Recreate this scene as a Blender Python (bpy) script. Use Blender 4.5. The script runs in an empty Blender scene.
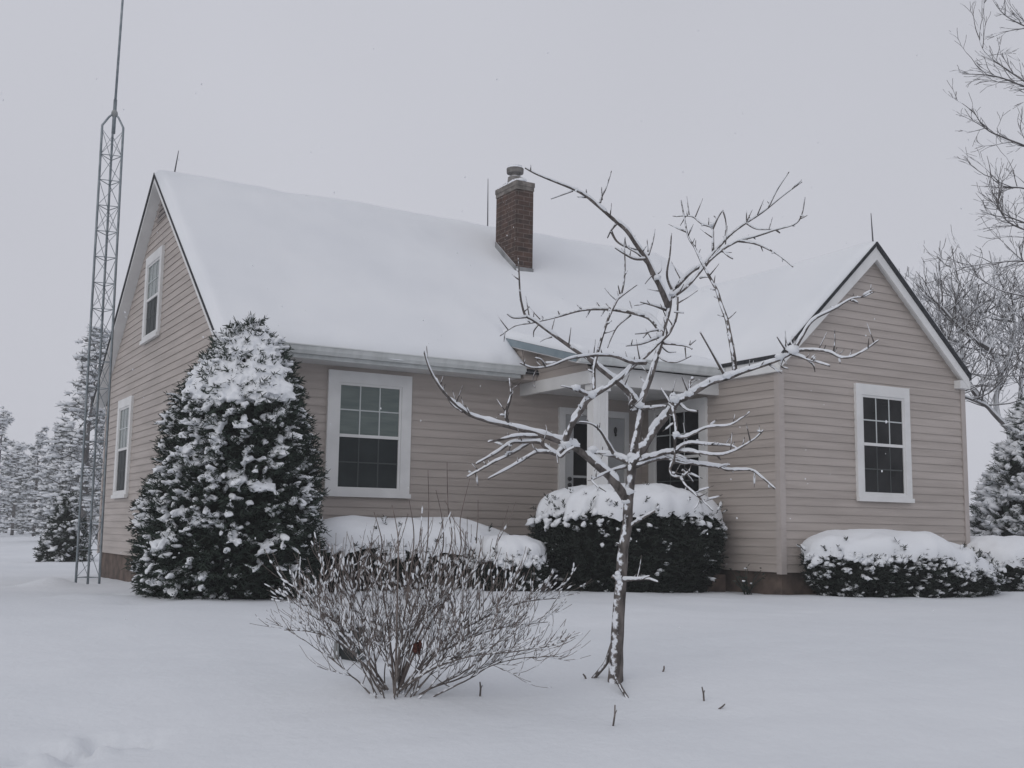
import bpy, math, random
from mathutils import Vector, Matrix, noise
R = math.radians
random.seed(7)
S = bpy.context.scene
C = S.collection
V = Vector

# ------------------------------------------------------------------ camera
CP = V((-3.4254, -12.4119, 0.7161))
PSI, PIT, ROL, F = 0.5266, 0.1301, -0.0152, 1119.42
fw0 = V((math.sin(PSI), math.cos(PSI), 0)); rt0 = V((math.cos(PSI), -math.sin(PSI), 0))
fwd = fw0 * math.cos(PIT) + V((0, 0, 1)) * math.sin(PIT)
up0 = -fw0 * math.sin(PIT) + V((0, 0, 1)) * math.cos(PIT)
RT = rt0 * math.cos(ROL) - up0 * math.sin(ROL)
UP = rt0 * math.sin(ROL) + up0 * math.cos(ROL)
cd = bpy.data.cameras.new('camera'); cam = bpy.data.objects.new('camera', cd); C.objects.link(cam)
cd.sensor_width = 36; cd.lens = F / 1024 * 36; cd.clip_start = .05; cd.clip_end = 3000
m = Matrix.Identity(4)
for i in range(3):
    m[i][0] = RT[i]; m[i][1] = UP[i]; m[i][2] = -fwd[i]; m[i][3] = CP[i]
cam.matrix_world = m
S.camera = cam

# ------------------------------------------------------------------ sky, sun, exposure
SUN_EL, SUN_AZ = R(24), R(245)          # weak, very soft light behind thick cloud
W = bpy.data.worlds.new('World'); S.world = W; W.use_nodes = True
nt = W.node_tree; nt.nodes.clear()
out = nt.nodes.new('ShaderNodeOutputWorld'); bg = nt.nodes.new('ShaderNodeBackground')
sk = nt.nodes.new('ShaderNodeTexSky'); sk.sky_type = 'NISHITA'; sk.sun_disc = False
sk.sun_elevation = SUN_EL; sk.sun_rotation = SUN_AZ; sk.air_density = 1; sk.dust_density = 4
hs = nt.nodes.new('ShaderNodeHueSaturation'); hs.inputs['Saturation'].default_value = .25
mx = nt.nodes.new('ShaderNodeMix'); mx.data_type = 'RGBA'
mx.inputs[0].default_value = .94
mx.inputs[7].default_value = (4.92, 5.0, 5.5, 1)   # even cloud deck
nt.links.new(sk.outputs[0], hs.inputs['Color']); nt.links.new(hs.outputs[0], mx.inputs[6])
tcw = nt.nodes.new('ShaderNodeTexCoord'); nw_ = nt.nodes.new('ShaderNodeTexNoise'); nw_.inputs['Scale'].default_value = 1.3; nw_.inputs['Detail'].default_value = 3
rw_ = nt.nodes.new('ShaderNodeMapRange'); rw_.inputs[1].default_value = .25; rw_.inputs[2].default_value = .75; rw_.inputs[3].default_value = .93; rw_.inputs[4].default_value = 1.06
vm_ = nt.nodes.new('ShaderNodeVectorMath'); vm_.operation = 'SCALE'            # soft unevenness of the cloud deck
nt.links.new(tcw.outputs['Generated'], nw_.inputs['Vector']); nt.links.new(nw_.outputs['Fac'], rw_.inputs[0])
nt.links.new(mx.outputs[2], vm_.inputs[0]); nt.links.new(rw_.outputs[0], vm_.inputs['Scale'])
nt.links.new(vm_.outputs[0], bg.inputs[0]); bg.inputs[1].default_value = .1
nt.links.new(bg.outputs[0], out.inputs[0])
sl = bpy.data.lights.new('sun', 'SUN'); so = bpy.data.objects.new('sun', sl); C.objects.link(so)
sl.energy = .5; sl.angle = R(60); sl.color = (1, .97, .93)
sd = V((math.sin(SUN_AZ) * math.cos(SUN_EL), math.cos(SUN_AZ) * math.cos(SUN_EL), math.sin(SUN_EL)))
so.rotation_euler = sd.to_track_quat('Z', 'Y').to_euler()
S.view_settings.view_transform = 'Standard'; S.view_settings.look = 'None'
S.cycles.volume_bounces = 6
S.view_settings.exposure = .17; S.view_settings.gamma = 1

# ------------------------------------------------------------------ helpers
def ray(u, v):
    x = (u - 512) / F; y = (384 - v) / F
    return RT * x + UP * y + fwd
def P(u, v, s): return CP + ray(u, v) * s          # point seen at a pixel, s metres deep
def fbm(x, y, z=0, o=3):
    a = 0; k = 1
    for i in range(o):
        a += k * noise.noise(V((x, y, z))); x *= 2.03; y *= 2.03; z *= 2.03; k *= .5
    return a
def sstep(a, b, x):
    t = min(1, max(0, (x - a) / (b - a))); return t * t * (3 - 2 * t)

def mat(name, base=(.5, .5, .5), rough=.8, spec=.3, metal=0):
    M = bpy.data.materials.new(name); M.use_nodes = True
    b = M.node_tree.nodes['Principled BSDF']
    b.inputs['Base Color'].default_value = (*base, 1); b.inputs['Roughness'].default_value = rough
    b.inputs['Specular IOR Level'].default_value = spec; b.inputs['Metallic'].default_value = metal
    return M
def vary(M, c1, c2, scale=6, detail=4, bump=0, bscale=None, bdist=.01, stretch=None, lo=.35, hi=.65):
    """noise driven colour variation and bump in object space"""
    t = M.node_tree; b = t.nodes['Principled BSDF']
    tc = t.nodes.new('ShaderNodeNewGeometry')
    src = tc.outputs['Position']
    if stretch:
        mp = t.nodes.new('ShaderNodeMapping'); mp.inputs['Scale'].default_value = stretch
        t.links.new(src, mp.inputs[0]); src = mp.outputs[0]
    n = t.nodes.new('ShaderNodeTexNoise'); n.inputs['Scale'].default_value = scale; n.inputs['Detail'].default_value = detail
    t.links.new(src, n.inputs['Vector'])
    r = t.nodes.new('ShaderNodeValToRGB'); r.color_ramp.elements[0].position = lo; r.color_ramp.elements[1].position = hi
    r.color_ramp.elements[0].color = (*c1, 1); r.color_ramp.elements[1].color = (*c2, 1)
    t.links.new(n.outputs['Fac'], r.inputs[0]); t.links.new(r.outputs[0], b.inputs['Base Color'])
    if bump:
        n2 = t.nodes.new('ShaderNodeTexNoise'); n2.inputs['Scale'].default_value = bscale or scale * 4; n2.inputs['Detail'].default_value = 5
        t.links.new(src, n2.inputs['Vector'])
        bp = t.nodes.new('ShaderNodeBump'); bp.inputs['Strength'].default_value = bump; bp.inputs['Distance'].default_value = bdist
        t.links.new(n2.outputs['Fac'], bp.inputs['Height']); t.links.new(bp.outputs[0], b.inputs['Normal'])
    return r
def snow_dusted(M, wind=(-.35, -.3, .9), thresh=.42, width=.12, nscale=18, amp=.9):
    """snow sticking to the windward and upper faces of a material"""
    t = M.node_tree; b = t.nodes['Principled BSDF']
    g = t.nodes.new('ShaderNodeNewGeometry')
    d = t.nodes.new('ShaderNodeVectorMath'); d.operation = 'DOT_PRODUCT'; d.inputs[1].default_value = V(wind).normalized()
    t.links.new(g.outputs['Normal'], d.inputs[0])
    n = t.nodes.new('ShaderNodeTexNoise'); n.inputs['Scale'].default_value = nscale; n.inputs['Detail'].default_value = 5
    t.links.new(g.outputs['Position'], n.inputs['Vector'])
    a = t.nodes.new('ShaderNodeMath'); a.operation = 'MULTIPLY_ADD'; a.inputs[1].default_value = amp; a.inputs[2].default_value = -amp / 2
    t.links.new(n.outputs['Fac'], a.inputs[0])
    s = t.nodes.new('ShaderNodeMath'); s.operation = 'ADD'
    t.links.new(a.outputs[0], s.inputs[0]); t.links.new(d.outputs['Value'], s.inputs[1])
    mr = t.nodes.new('ShaderNodeMapRange'); mr.inputs[1].default_value = thresh; mr.inputs[2].default_value = thresh + width
    t.links.new(s.outputs[0], mr.inputs[0])
    mix = t.nodes.new('ShaderNodeMix'); mix.data_type = 'RGBA'
    old = b.inputs['Base Color']
    if old.links: t.links.new(old.links[0].from_socket, mix.inputs[6])
    else: mix.inputs[6].default_value = old.default_value
    mix.inputs[7].default_value = (.82, .84, .88, 1)
    t.links.new(mr.outputs[0], mix.inputs[0]); t.links.new(mix.outputs[2], b.inputs['Base Color'])

M = {}
M['snow'] = mat('snow', (.83, .845, .88), .85, .15)
vary(M['snow'], (.755, .775, .805), (.805, .822, .845), .7, 3, .25, 40, .006)
M['snow_ground'] = mat('snow_ground', (.82, .835, .87), .85, .15)
vary(M['snow_ground'], (.70, .725, .755), (.75, .772, .80), .5, 4, .45, 16, .015)
M['siding'] = mat('siding', (.40, .355, .325), .55, .3)
vary(M['siding'], (.372, .330, .302), (.45, .402, .370), 1.6, 6, .2, 60, .003, (.6, .6, 7))
M['white_trim'] = mat('white_trim', (.66, .67, .69), .5, .3); vary(M['white_trim'], (.65, .65, .645), (.72, .72, .715), 4, 4)
M['corner_trim'] = mat('corner_trim', (.42, .38, .35), .55, .3); vary(M['corner_trim'], (.405, .363, .34), (.445, .40, .377), 4, 4)
M['gutter'] = mat('gutter_metal', (.50, .53, .54), .4, .4); vary(M['gutter'], (.53, .55, .545), (.63, .65, .645), 3, 4, 0, None, .01, (3, 1, 1))
M['drip'] = mat('drip_edge_blue_grey', (.20, .25, .28), .5, .3); vary(M['drip'], (.18, .23, .26), (.23, .28, .31), 5, 3)
M['shingle'] = mat('dark_shingle', (.035, .037, .042), .9, .2); vary(M['shingle'], (.025, .027, .03), (.05, .052, .057), 20, 4)
M['foundation'] = mat('foundation_block', (.2, .145, .115), .9, .2); vary(M['foundation'], (.075, .06, .052), (.16, .12, .10), 5, 5, .4, 30, .01)
M['pane_dark'] = mat('dark_glass', (.011, .0115, .012), .08, .18)
M['pane_curtain'] = mat('curtained_glass', (.05, .068, .066), .12, .5); vary(M['pane_curtain'], (.085, .115, .107), (.125, .155, .146), 2.5, 3, 0, None, .01, (1, 1, 6))
M['screen'] = mat('insect_screen', (.026, .030, .032), .5, .12); vary(M['screen'], (.024, .029, .030), (.036, .043, .044), 3, 3)
M['grille_dim'] = mat('grille_behind_screen', (.07, .078, .078), .6, .15)
vary(M['pane_dark'], (.007, .0075, .008), (.022, .023, .024), 2.2, 3)  # mottled tones painted into the glass in place of uneven reflections
M['grille'] = mat('grille_white', (.5, .53, .53), .5, .3)
M['door'] = mat('white_door', (.42, .43, .44), .5, .3); vary(M['door'], (.39, .40, .41), (.45, .46, .47), 3, 3)
M['black_metal'] = mat('black_metal', (.02, .02, .022), .4, .4)
M['tower'] = mat('galvanised_tower', (.20, .23, .25), .45, .4, .4); vary(M['tower'], (.15, .18, .20), (.27, .30, .32), 9, 4)
M['rod'] = mat('lightning_rod_metal', (.10, .10, .11), .4, .5, .5)
M['flue'] = mat('flue_clay', (.16, .15, .145), .8, .2); vary(M['flue'], (.12, .115, .11), (.22, .21, .2), 12, 4); snow_dusted(M['flue'], (-.2, -.2, 1), .55)
M['crown'] = mat('chimney_crown', (.17, .155, .145), .9, .2); vary(M['crown'], (.12, .11, .10), (.22, .2, .185), 12, 4, .4, 40, .01); snow_dusted(M['crown'], (-.1, -.2, 1), .6)
M['flashing'] = mat('lead_flashing', (.22, .225, .23), .5, .4); vary(M['flashing'], (.17, .175, .18), (.28, .285, .29), 8, 4); snow_dusted(M['flashing'], (-.2, -.2, 1), .35)
# bricks
M['brick'] = mat('chimney_brick', (.2, .09, .06), .9, .2)
def brick():
    t = M['brick'].node_tree; b = t.nodes['Principled BSDF']
    g = t.nodes.new('ShaderNodeNewGeometry'); sp = t.nodes.new('ShaderNodeSeparateXYZ'); cb = t.nodes.new('ShaderNodeCombineXYZ')
    ad = t.nodes.new('ShaderNodeMath'); ad.operation = 'ADD'
    t.links.new(g.outputs['Position'], sp.inputs[0]); t.links.new(sp.outputs[0], ad.inputs[0]); t.links.new(sp.outputs[1], ad.inputs[1])
    t.links.new(ad.outputs[0], cb.inputs[0]); t.links.new(sp.outputs[2], cb.inputs[1])
    k = t.nodes.new('ShaderNodeTexBrick'); k.inputs['Scale'].default_value = 1
    k.inputs['Brick Width'].default_value = .2; k.inputs['Row Height'].default_value = .072; k.inputs['Mortar Size'].default_value = .006
    k.inputs['Color1'].default_value = (.098, .066, .054, 1); k.inputs['Color2'].default_value = (.066, .052, .047, 1); k.inputs['Mortar'].default_value = (.15, .13, .12, 1)
    n = t.nodes.new('ShaderNodeTexNoise'); n.inputs['Scale'].default_value = 9; n.inputs['Detail'].default_value = 5
    mi = t.nodes.new('ShaderNodeMix'); mi.data_type = 'RGBA'; mi.blend_type = 'MULTIPLY'; mi.inputs[0].default_value = .8
    rm = t.nodes.new('ShaderNodeValToRGB'); rm.color_ramp.elements[0].position = .3; rm.color_ramp.elements[1].position = .7
    rm.color_ramp.elements[0].color = (.55, .55, .55, 1); rm.color_ramp.elements[1].color = (1.25, 1.1, 1.05, 1)
    t.links.new(g.outputs['Position'], n.inputs['Vector']); t.links.new(n.outputs['Fac'], rm.inputs[0])
    t.links.new(cb.outputs[0], k.inputs['Vector']); t.links.new(k.outputs['Color'], mi.inputs[6]); t.links.new(rm.outputs[0], mi.inputs[7])
    t.links.new(mi.outputs[2], b.inputs['Base Color'])
    bp = t.nodes.new('ShaderNodeBump'); bp.inputs['Strength'].default_value = .6; bp.inputs['Distance'].default_value = .01; bp.invert = True
    t.links.new(k.outputs['Fac'], bp.inputs['Height']); t.links.new(bp.outputs[0], b.inputs['Normal'])
brick(); snow_dusted(M['brick'], (-.75, -.5, .45), .93, .06, 45, 1.1)
M['bark'] = mat('fruit_tree_bark', (.085, .072, .066), .9, .2); vary(M['bark'], (.065, .058, .055), (.18, .16, .15), 30, 5, .8, 60, .01, (1, 1, .35)); snow_dusted(M['bark'], (-.8, -.45, .35), .80, .12, 26, 1.3)
M['twig'] = mat('shrub_bark', (.10, .08, .07), .9, .2); vary(M['twig'], (.095, .083, .078), (.19, .168, .156), 12, 3)
M['reddish_twig'] = mat('reddish_twig', (.13, .085, .07), .9, .2); vary(M['reddish_twig'], (.13, .108, .10), (.22, .185, .168), 12, 3)
M['bark_far'] = mat('dark_bark', (.075, .068, .066), .9, .2); vary(M['bark_far'], (.075, .07, .07), (.15, .14, .138), 6, 4); snow_dusted(M['bark_far'], (-.4, -.3, .85), .55, .15, 9, .9)
M['needle'] = mat('evergreen_needle', (.020, .030, .024), .7, .25); vary(M['needle'], (.016, .025, .020), (.042, .060, .045), 9, 3)
M['yew'] = mat('yew_leaf', (.016, .022, .018), .7, .25); vary(M['yew'], (.012, .018, .014), (.034, .044, .035), 11, 3)
M['inner'] = mat('dark_core', (.010, .012, .010), .95, .05); vary(M['inner'], (.006, .008, .007), (.016, .018, .015), 10, 3)  # near-black solid core that closes the gaps behind the sprays
M['pine_far'] = mat('far_pine_needle', (.05, .055, .05), .8, .2); vary(M['pine_far'], (.09, .097, .094), (.15, .16, .155), 1.5, 3)  # greyer needles: fading through falling snow is put into the colour
M['box'] = mat('dark_box_plastic', (.018, .024, .023), .5, .4); vary(M['box'], (.014, .018, .018), (.024, .03, .03), 8, 3)
M['post_grey'] = mat('weathered_post', (.26, .27, .27), .8, .2); vary(M['post_grey'], (.2, .21, .21), (.32, .33, .33), 10, 4)
M['rust_leaf'] = mat('rust_leaf', (.16, .045, .03), .8, .2); vary(M['rust_leaf'], (.06, .03, .025), (.14, .055, .042), 30, 3)

class MB:
    def __init__(s): s.v = []; s.f = []
    def add(s, vs, fs):
        o = len(s.v); s.v.extend([tuple(p) for p in vs]); s.f.extend([tuple(o + i for i in q) for q in fs])
    def box(s, a, b):
        x0, y0, z0 = a; x1, y1, z1 = b
        if x0 > x1: x0, x1 = x1, x0
        if y0 > y1: y0, y1 = y1, y0
        if z0 > z1: z0, z1 = z1, z0
        s.add([(x0, y0, z0), (x1, y0, z0), (x1, y1, z0), (x0, y1, z0), (x0, y0, z1), (x1, y0, z1), (x1, y1, z1), (x0, y1, z1)],
              [(3, 2, 1, 0), (4, 5, 6, 7), (0, 1, 5, 4), (1, 2, 6, 5), (2, 3, 7, 6), (3, 0, 4, 7)])
    def prism(s, poly, d):
        """poly: list of 3D points (planar), extruded by vector d"""
        n = len(poly); d = V(d)
        s.add([V(p) for p in poly] + [V(p) + d for p in poly],
              [tuple(range(n - 1, -1, -1)), tuple(range(n, 2 * n))] + [(i, (i + 1) % n, n + (i + 1) % n, n + i) for i in range(n)])
    def tube(s, pts, rad, sides=6, cap=True):
        pts = [V(p) for p in pts]; n = len(pts)
        if n < 2: return
        t = (pts[1] - pts[0]).normalized()
        a = t.orthogonal().normalized()
        vs = []
        for i, p in enumerate(pts):
            t2 = (pts[min(i + 1, n - 1)] - pts[max(i - 1, 0)])
            if t2.length < 1e-7: t2 = t
            t2 = t2.normalized()
            a = (a - t2 * a.dot(t2))
            if a.length < 1e-5: a = t2.orthogonal()
            a.normalize(); b = t2.cross(a); t = t2
            r = rad[i]
            for k in range(sides):
                an = 2 * math.pi * k / sides
                vs.append(p + a * (math.cos(an) * r) + b * (math.sin(an) * r))
        fs = []
        for i in range(n - 1):
            for k in range(sides):
                k2 = (k + 1) % sides
                fs.append((i * sides + k, i * sides + k2, (i + 1) * sides + k2, (i + 1) * sides + k))
        if cap:
            fs.append(tuple(range(sides - 1, -1, -1))); fs.append(tuple(range((n - 1) * sides, n * sides)))
        s.add(vs, fs)
    def blob(s, c, ax, lump=0, seed=0, seg=8, ring=6, rot=None):
        """lumpy ellipsoid"""
        c = V(c); vs = []; fs = []
        def pt(d):
            k = 1 + lump * noise.noise(V((d.x * 1.7 + seed, d.y * 1.7 + seed * .7, d.z * 1.7)))
            q = V((d.x * ax[0], d.y * ax[1], d.z * ax[2])) * k
            return c + (rot @ q if rot else q)
        vs.append(pt(V((0, 0, 1))))
        for i in range(1, ring):
            th = math.pi * i / ring
            for k in range(seg):
                ph = 2 * math.pi * k / seg
                vs.append(pt(V((math.sin(th) * math.cos(ph), math.sin(th) * math.sin(ph), math.cos(th)))))
        vs.append(pt(V((0, 0, -1))))
        for k in range(seg): fs.append((0, 1 + k, 1 + (k + 1) % seg))
        for i in range(ring - 2):
            for k in range(seg):
                a = 1 + i * seg + k; b = 1 + i * seg + (k + 1) % seg
                fs.append((a, a + seg, b + seg, b))
        l = len(vs) - 1; o = 1 + (ring - 2) * seg
        for k in range(seg): fs.append((o + k, l, o + (k + 1) % seg))
        s.add(vs, fs)
    def build(s, name, m, parent=None, smooth=False, loc=None, label=None):
        me = bpy.data.meshes.new(name); me.from_pydata(s.v, [], s.f); me.update()
        o = bpy.data.objects.new(name, me); C.objects.link(o)
        me.materials.append(m)
        if smooth: me.polygons.foreach_set('use_smooth', [True] * len(me.polygons))
        if parent:
            o.parent = parent
            o.matrix_parent_inverse = parent_matrix(parent).inverted()
        if label: o['label'] = label
        return o
def parent_matrix(o):
    m = Matrix.Translation(o.location) @ o.rotation_euler.to_matrix().to_4x4()
    if o.parent: m = parent_matrix(o.parent) @ o.matrix_parent_inverse @ m
    return m
def remesh(o, vox, smooth_it=0):
    md = o.modifiers.new('r', 'REMESH'); md.mode = 'VOXEL'; md.voxel_size = vox
    if smooth_it:
        ms = o.modifiers.new('s', 'SMOOTH'); ms.iterations = smooth_it; ms.factor = .5
    bpy.context.view_layer.update()
    dg = bpy.context.evaluated_depsgraph_get()
    me = bpy.data.meshes.new_from_object(o.evaluated_get(dg))
    o.modifiers.clear(); old = o.data; mats = [x for x in old.materials]
    o.data = me
    me.materials.clear()
    for x in mats: me.materials.append(x)
    me.polygons.foreach_set('use_smooth', [True] * len(me.polygons))
    return o
def thing(name, label, cat, loc=(0, 0, 0), group=None):
    o = bpy.data.objects.new(name, None); C.objects.link(o); o.location = loc; o.empty_display_size = .2
    return tag(o, label, cat, group)
def tag(o, label=None, cat=None, group=None, kind=None):
    if label: o['label'] = label
    if cat: o['category'] = cat
    if group: o['group'] = group
    if kind: o['kind'] = kind
    return o

# ------------------------------------------------------------------ ground
def depth(x, y): return (x - CP.x) * fw0.x + (y - CP.y) * fw0.y
def gz0(x, y):
    s = depth(x, y); z = .04
    if s < 10.5:
        t = 10.5 - max(s, 2.5); z -= .012 * t * t
        if s < 2.5: z -= .15 * (2.5 - max(s, 0))
    z -= .17 * sstep(-.5, 6, y) * sstep(4, -.5, x)
    z += .05 * fbm(x * .22, y * .22, 3.1) + .02 * fbm(x * .9, y * .9, 7.7) + (.009 * fbm(x * 2.2 + y, y * 3.6, 1.7) if abs(x) < 18 and abs(y) < 16 else 0)
    return z
def ground_hit(u, v, fn=None):
    fn = fn or gz0; d = ray(u, v); s = 1.0
    p = CP + d
    while s < 200:
        p = CP + d * s
        if p.z < fn(p.x, p.y): break
        s += .02 + s * .002
    return p
BUMPS = []
def bump_px(u, v, r, h, sq=1): p = ground_hit(u, v); BUMPS.append((p.x, p.y, r, h))
bump_px(52, 586, .28, .10); bump_px(84, 598, .35, .03); bump_px(118, 594, .22, -.09); bump_px(140, 602, .2, -.05)
rs = random.Random(3)
for i in range(34):                      # trodden snow at the lower left
    t = i / 33
    u = 4 + 150 * t + rs.uniform(-8, 8); v = 764 - 24 * t + rs.uniform(-9, 7)
    bump_px(u, v, rs.uniform(.03, .06), rs.uniform(-.06, .03))
for u, v, r, h in [(395, 692, .3, .05), (615, 680, .16, .03), (470, 640, .5, .03), (760, 640, .8, .03), (330, 664, .2, .03), (700, 600, .5, .03), (560, 700, .5, -.02), (200, 680, .7, .025)]:
    bump_px(u, v, r, h)
def gz(x, y):
    z = gz0(x, y)
    for bx, by, r, h in BUMPS:
        d = (x - bx) ** 2 + (y - by) ** 2
        if d < 9 * r * r: z += h * math.exp(-d / (r * r))
    return z
def gp(u, v): return ground_hit(u, v, gz)
def axis(fine, mid, far):
    a, b, st = fine; c, d, sm = mid
    xs = []
    x = c
    while x < a: xs.append(x); x += sm
    x = a
    while x < b: xs.append(x); x += st
    x = b
    while x <= d: xs.append(x); x += sm
    k = sm; lo = [c]; hi = [xs[-1]]
    while lo[-1] > -far: k *= 1.25; lo.append(lo[-1] - k)
    k = sm
    while hi[-1] < far: k *= 1.25; hi.append(hi[-1] + k)
    return lo[1:][::-1] + xs + hi[1:]
gx = axis((-4.2, 4.5, .045), (-9, 16, .12), 235); gy = axis((-9.2, -4.5, .045), (-14, 12, .12), 235)
g = MB()
near = lambda x, y: -10 < x < 17 and -15 < y < 13
for y in gy:
    for x in gx: g.v.append((x, y, gz(x, y) if near(x, y) else gz0(x, y)))
nx = len(gx)
for j in range(len(gy) - 1):
    for i in range(nx - 1): g.f.append((j * nx + i, j * nx + i + 1, (j + 1) * nx + i + 1, (j + 1) * nx + i))
tag(g.build('snowy_ground', M['snow_ground'], None, True), kind='structure')

# ------------------------------------------------------------------ house
XR = 8.6                       # right end of the main block
D = 6.56; EZ = 2.72; RZ = 5.62; RY = D / 2
SL = (RZ - EZ) / (RY + .45)
ZB = .28; EXP = .0975
XW, XWR, YW = 5.88, 9.157, -2.672
WA = (7.48, 4.41); WSL = .947; WSR = .906
house = thing('house', 'tan sided one and a half storey house with snow covered roofs and brick chimney', 'house', (4.5, 2, 0))

def siding(plane, val, sgn, lo, hi, z0, z1, tilt=.012):
    """lap siding: plane 'y' -> wall at y=val running in x, facing sgn; lo/hi functions of z"""
    mb = MB(); z = z0; k = 0
    def pt(a, off, zz): return (a, val + sgn * off, zz) if plane == 'y' else (val + sgn * off, a, zz)
    while z < z1 - 1e-4:
        zt = min(z + EXP, z1)
        a0, a1, b0, b1 = lo(z), hi(z), lo(zt), hi(zt)
        if a1 - a0 > .02:
            if b1 < b0: b0 = b1 = (b0 + b1) / 2
            n = max(1, int((a1 - a0) / .8)); vs = []
            for i in range(n + 1):
                t = i / n; a = a0 + (a1 - a0) * t; b = b0 + (b1 - b0) * t
                w = .0012 * noise.noise(V((a * 1.3, z * 9, val)))
                vs += [pt(a, .0, z + .002), pt(a, tilt + w, z), pt(b, .002, zt)]
            fs = []
            for i in range(n):
                o = i * 3
                fs += [(o, o + 3, o + 4, o + 1), (o + 1, o + 4, o + 5, o + 2)]
            if (plane == 'y') != (sgn < 0): fs = [q[::-1] for q in fs]
            mb.add(vs, fs)
        z = zt; k += 1
    return mb
rake = lambda z: max(0, (z - EZ) / SL - .45)          # depth back from the front wall at height z under the roof
front = siding('y', 0, -1, lambda z: 0.0, lambda z: XW, ZB, 2.95)
front.box((0, .002, ZB), (XW, .1, 3.0)); front.build('wall', M['siding'], house)
lg = siding('x', 0, -1, lambda z: max(0, rake(z + .04)), lambda z: D - max(0, rake(z + .04)), ZB, RZ - .12)
lg.prism([(.002, 0, ZB), (.002, 0, 2.9), (.002, RY, RZ - .1), (.002, D, 2.9), (.002, D, ZB)], (.1, 0, 0))
lg.build('wall', M['siding'], house)
bw = siding('y', D, 1, lambda z: 0.0, lambda z: XR, ZB, 2.9); bw.box((0, D - .1, ZB), (XR, D - .002, 2.9)); bw.build('wall', M['siding'], house)
rw = siding('x', XR, 1, lambda z: max(0, rake(z + .04)), lambda z: D - max(0, rake(z + .04)), ZB, RZ - .12)
rw.prism([(XR - .002, 0, ZB), (XR - .002, 0, 2.9), (XR - .002, RY, RZ - .1), (XR - .002, D, 2.9), (XR - .002, D, ZB)], (-.1, 0, 0)); rw.build('wall', M['siding'], house)
wl = siding('x', XW, -1, lambda z: YW, lambda z: 0.0, ZB, 2.86); wl.box((XW + .002, YW, ZB), (XW + .1, 0, 2.84)); wl.build('wall', M['siding'], house)
wz = lambda z: max(0, (z + .06 - (WA[1] - WSL * (WA[0] - XW))) / WSL)
wz2 = lambda z: max(0, (z + .06 - (WA[1] - WSR * (XWR - WA[0]))) / WSR)
wg = siding('y', YW, -1, lambda z: XW + wz(z), lambda z: XWR - wz2(z), ZB, 4.3)
wg.prism([(XW, YW + .002, ZB), (XWR, YW + .002, ZB), (XWR, YW + .002, 2.72), (WA[0], YW + .002, 4.25), (XW, YW + .002, 2.82)], (0, .1, 0)); wg.build('wall', M['siding'], house)
wr = siding('x', XWR, 1, lambda z: YW, lambda z: 1.5, ZB, 2.7); wr.box((XWR - .1, YW, ZB), (XWR - .002, 1.5, 2.72)); wr.box((XR, 1.4, ZB), (XWR, 1.5, 2.7)); wr.build('wall', M['siding'], house)
f = MB(); e = .035
for a, b in [((e, e), (XW, .3)), ((e, .301), (.3, D - .301)), ((e, D - .3), (XR, D - e)), ((XR - .3, .301), (XR - e, D - .301)), ((XW + e, YW + .3), (XW + .3, -.01)), ((XW + e, YW + e), (XWR - e, YW + .299)), ((XWR - .3, YW + .301), (XWR - e, 1.5))]:
    f.box((a[0], a[1], -.6), (b[0], b[1], ZB + .01))
f.build('foundation', M['foundation'], house)
# corner posts
for x, y, sx, sy, zt in [(XW, YW, -1, -1, 2.78), (XWR, YW, 1, -1, 2.70), (0, 0, -1, -1, 2.62), (0, D, -1, 1, 2.62)]:
    c = MB(); w = .062
    a = (x + sx * .022, y + sy * .022)
    c.box((a[0], a[1], ZB - .02), (a[0] - sx * .014 * 1, a[1] - sy * (w + .02), zt)); c.box((a[0] - sx * .0145, a[1], ZB - .02), (a[0] - sx * (w + .02), a[1] - sy * .014, zt))
    c.build('corner_board', M['corner_trim'], house)

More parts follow.
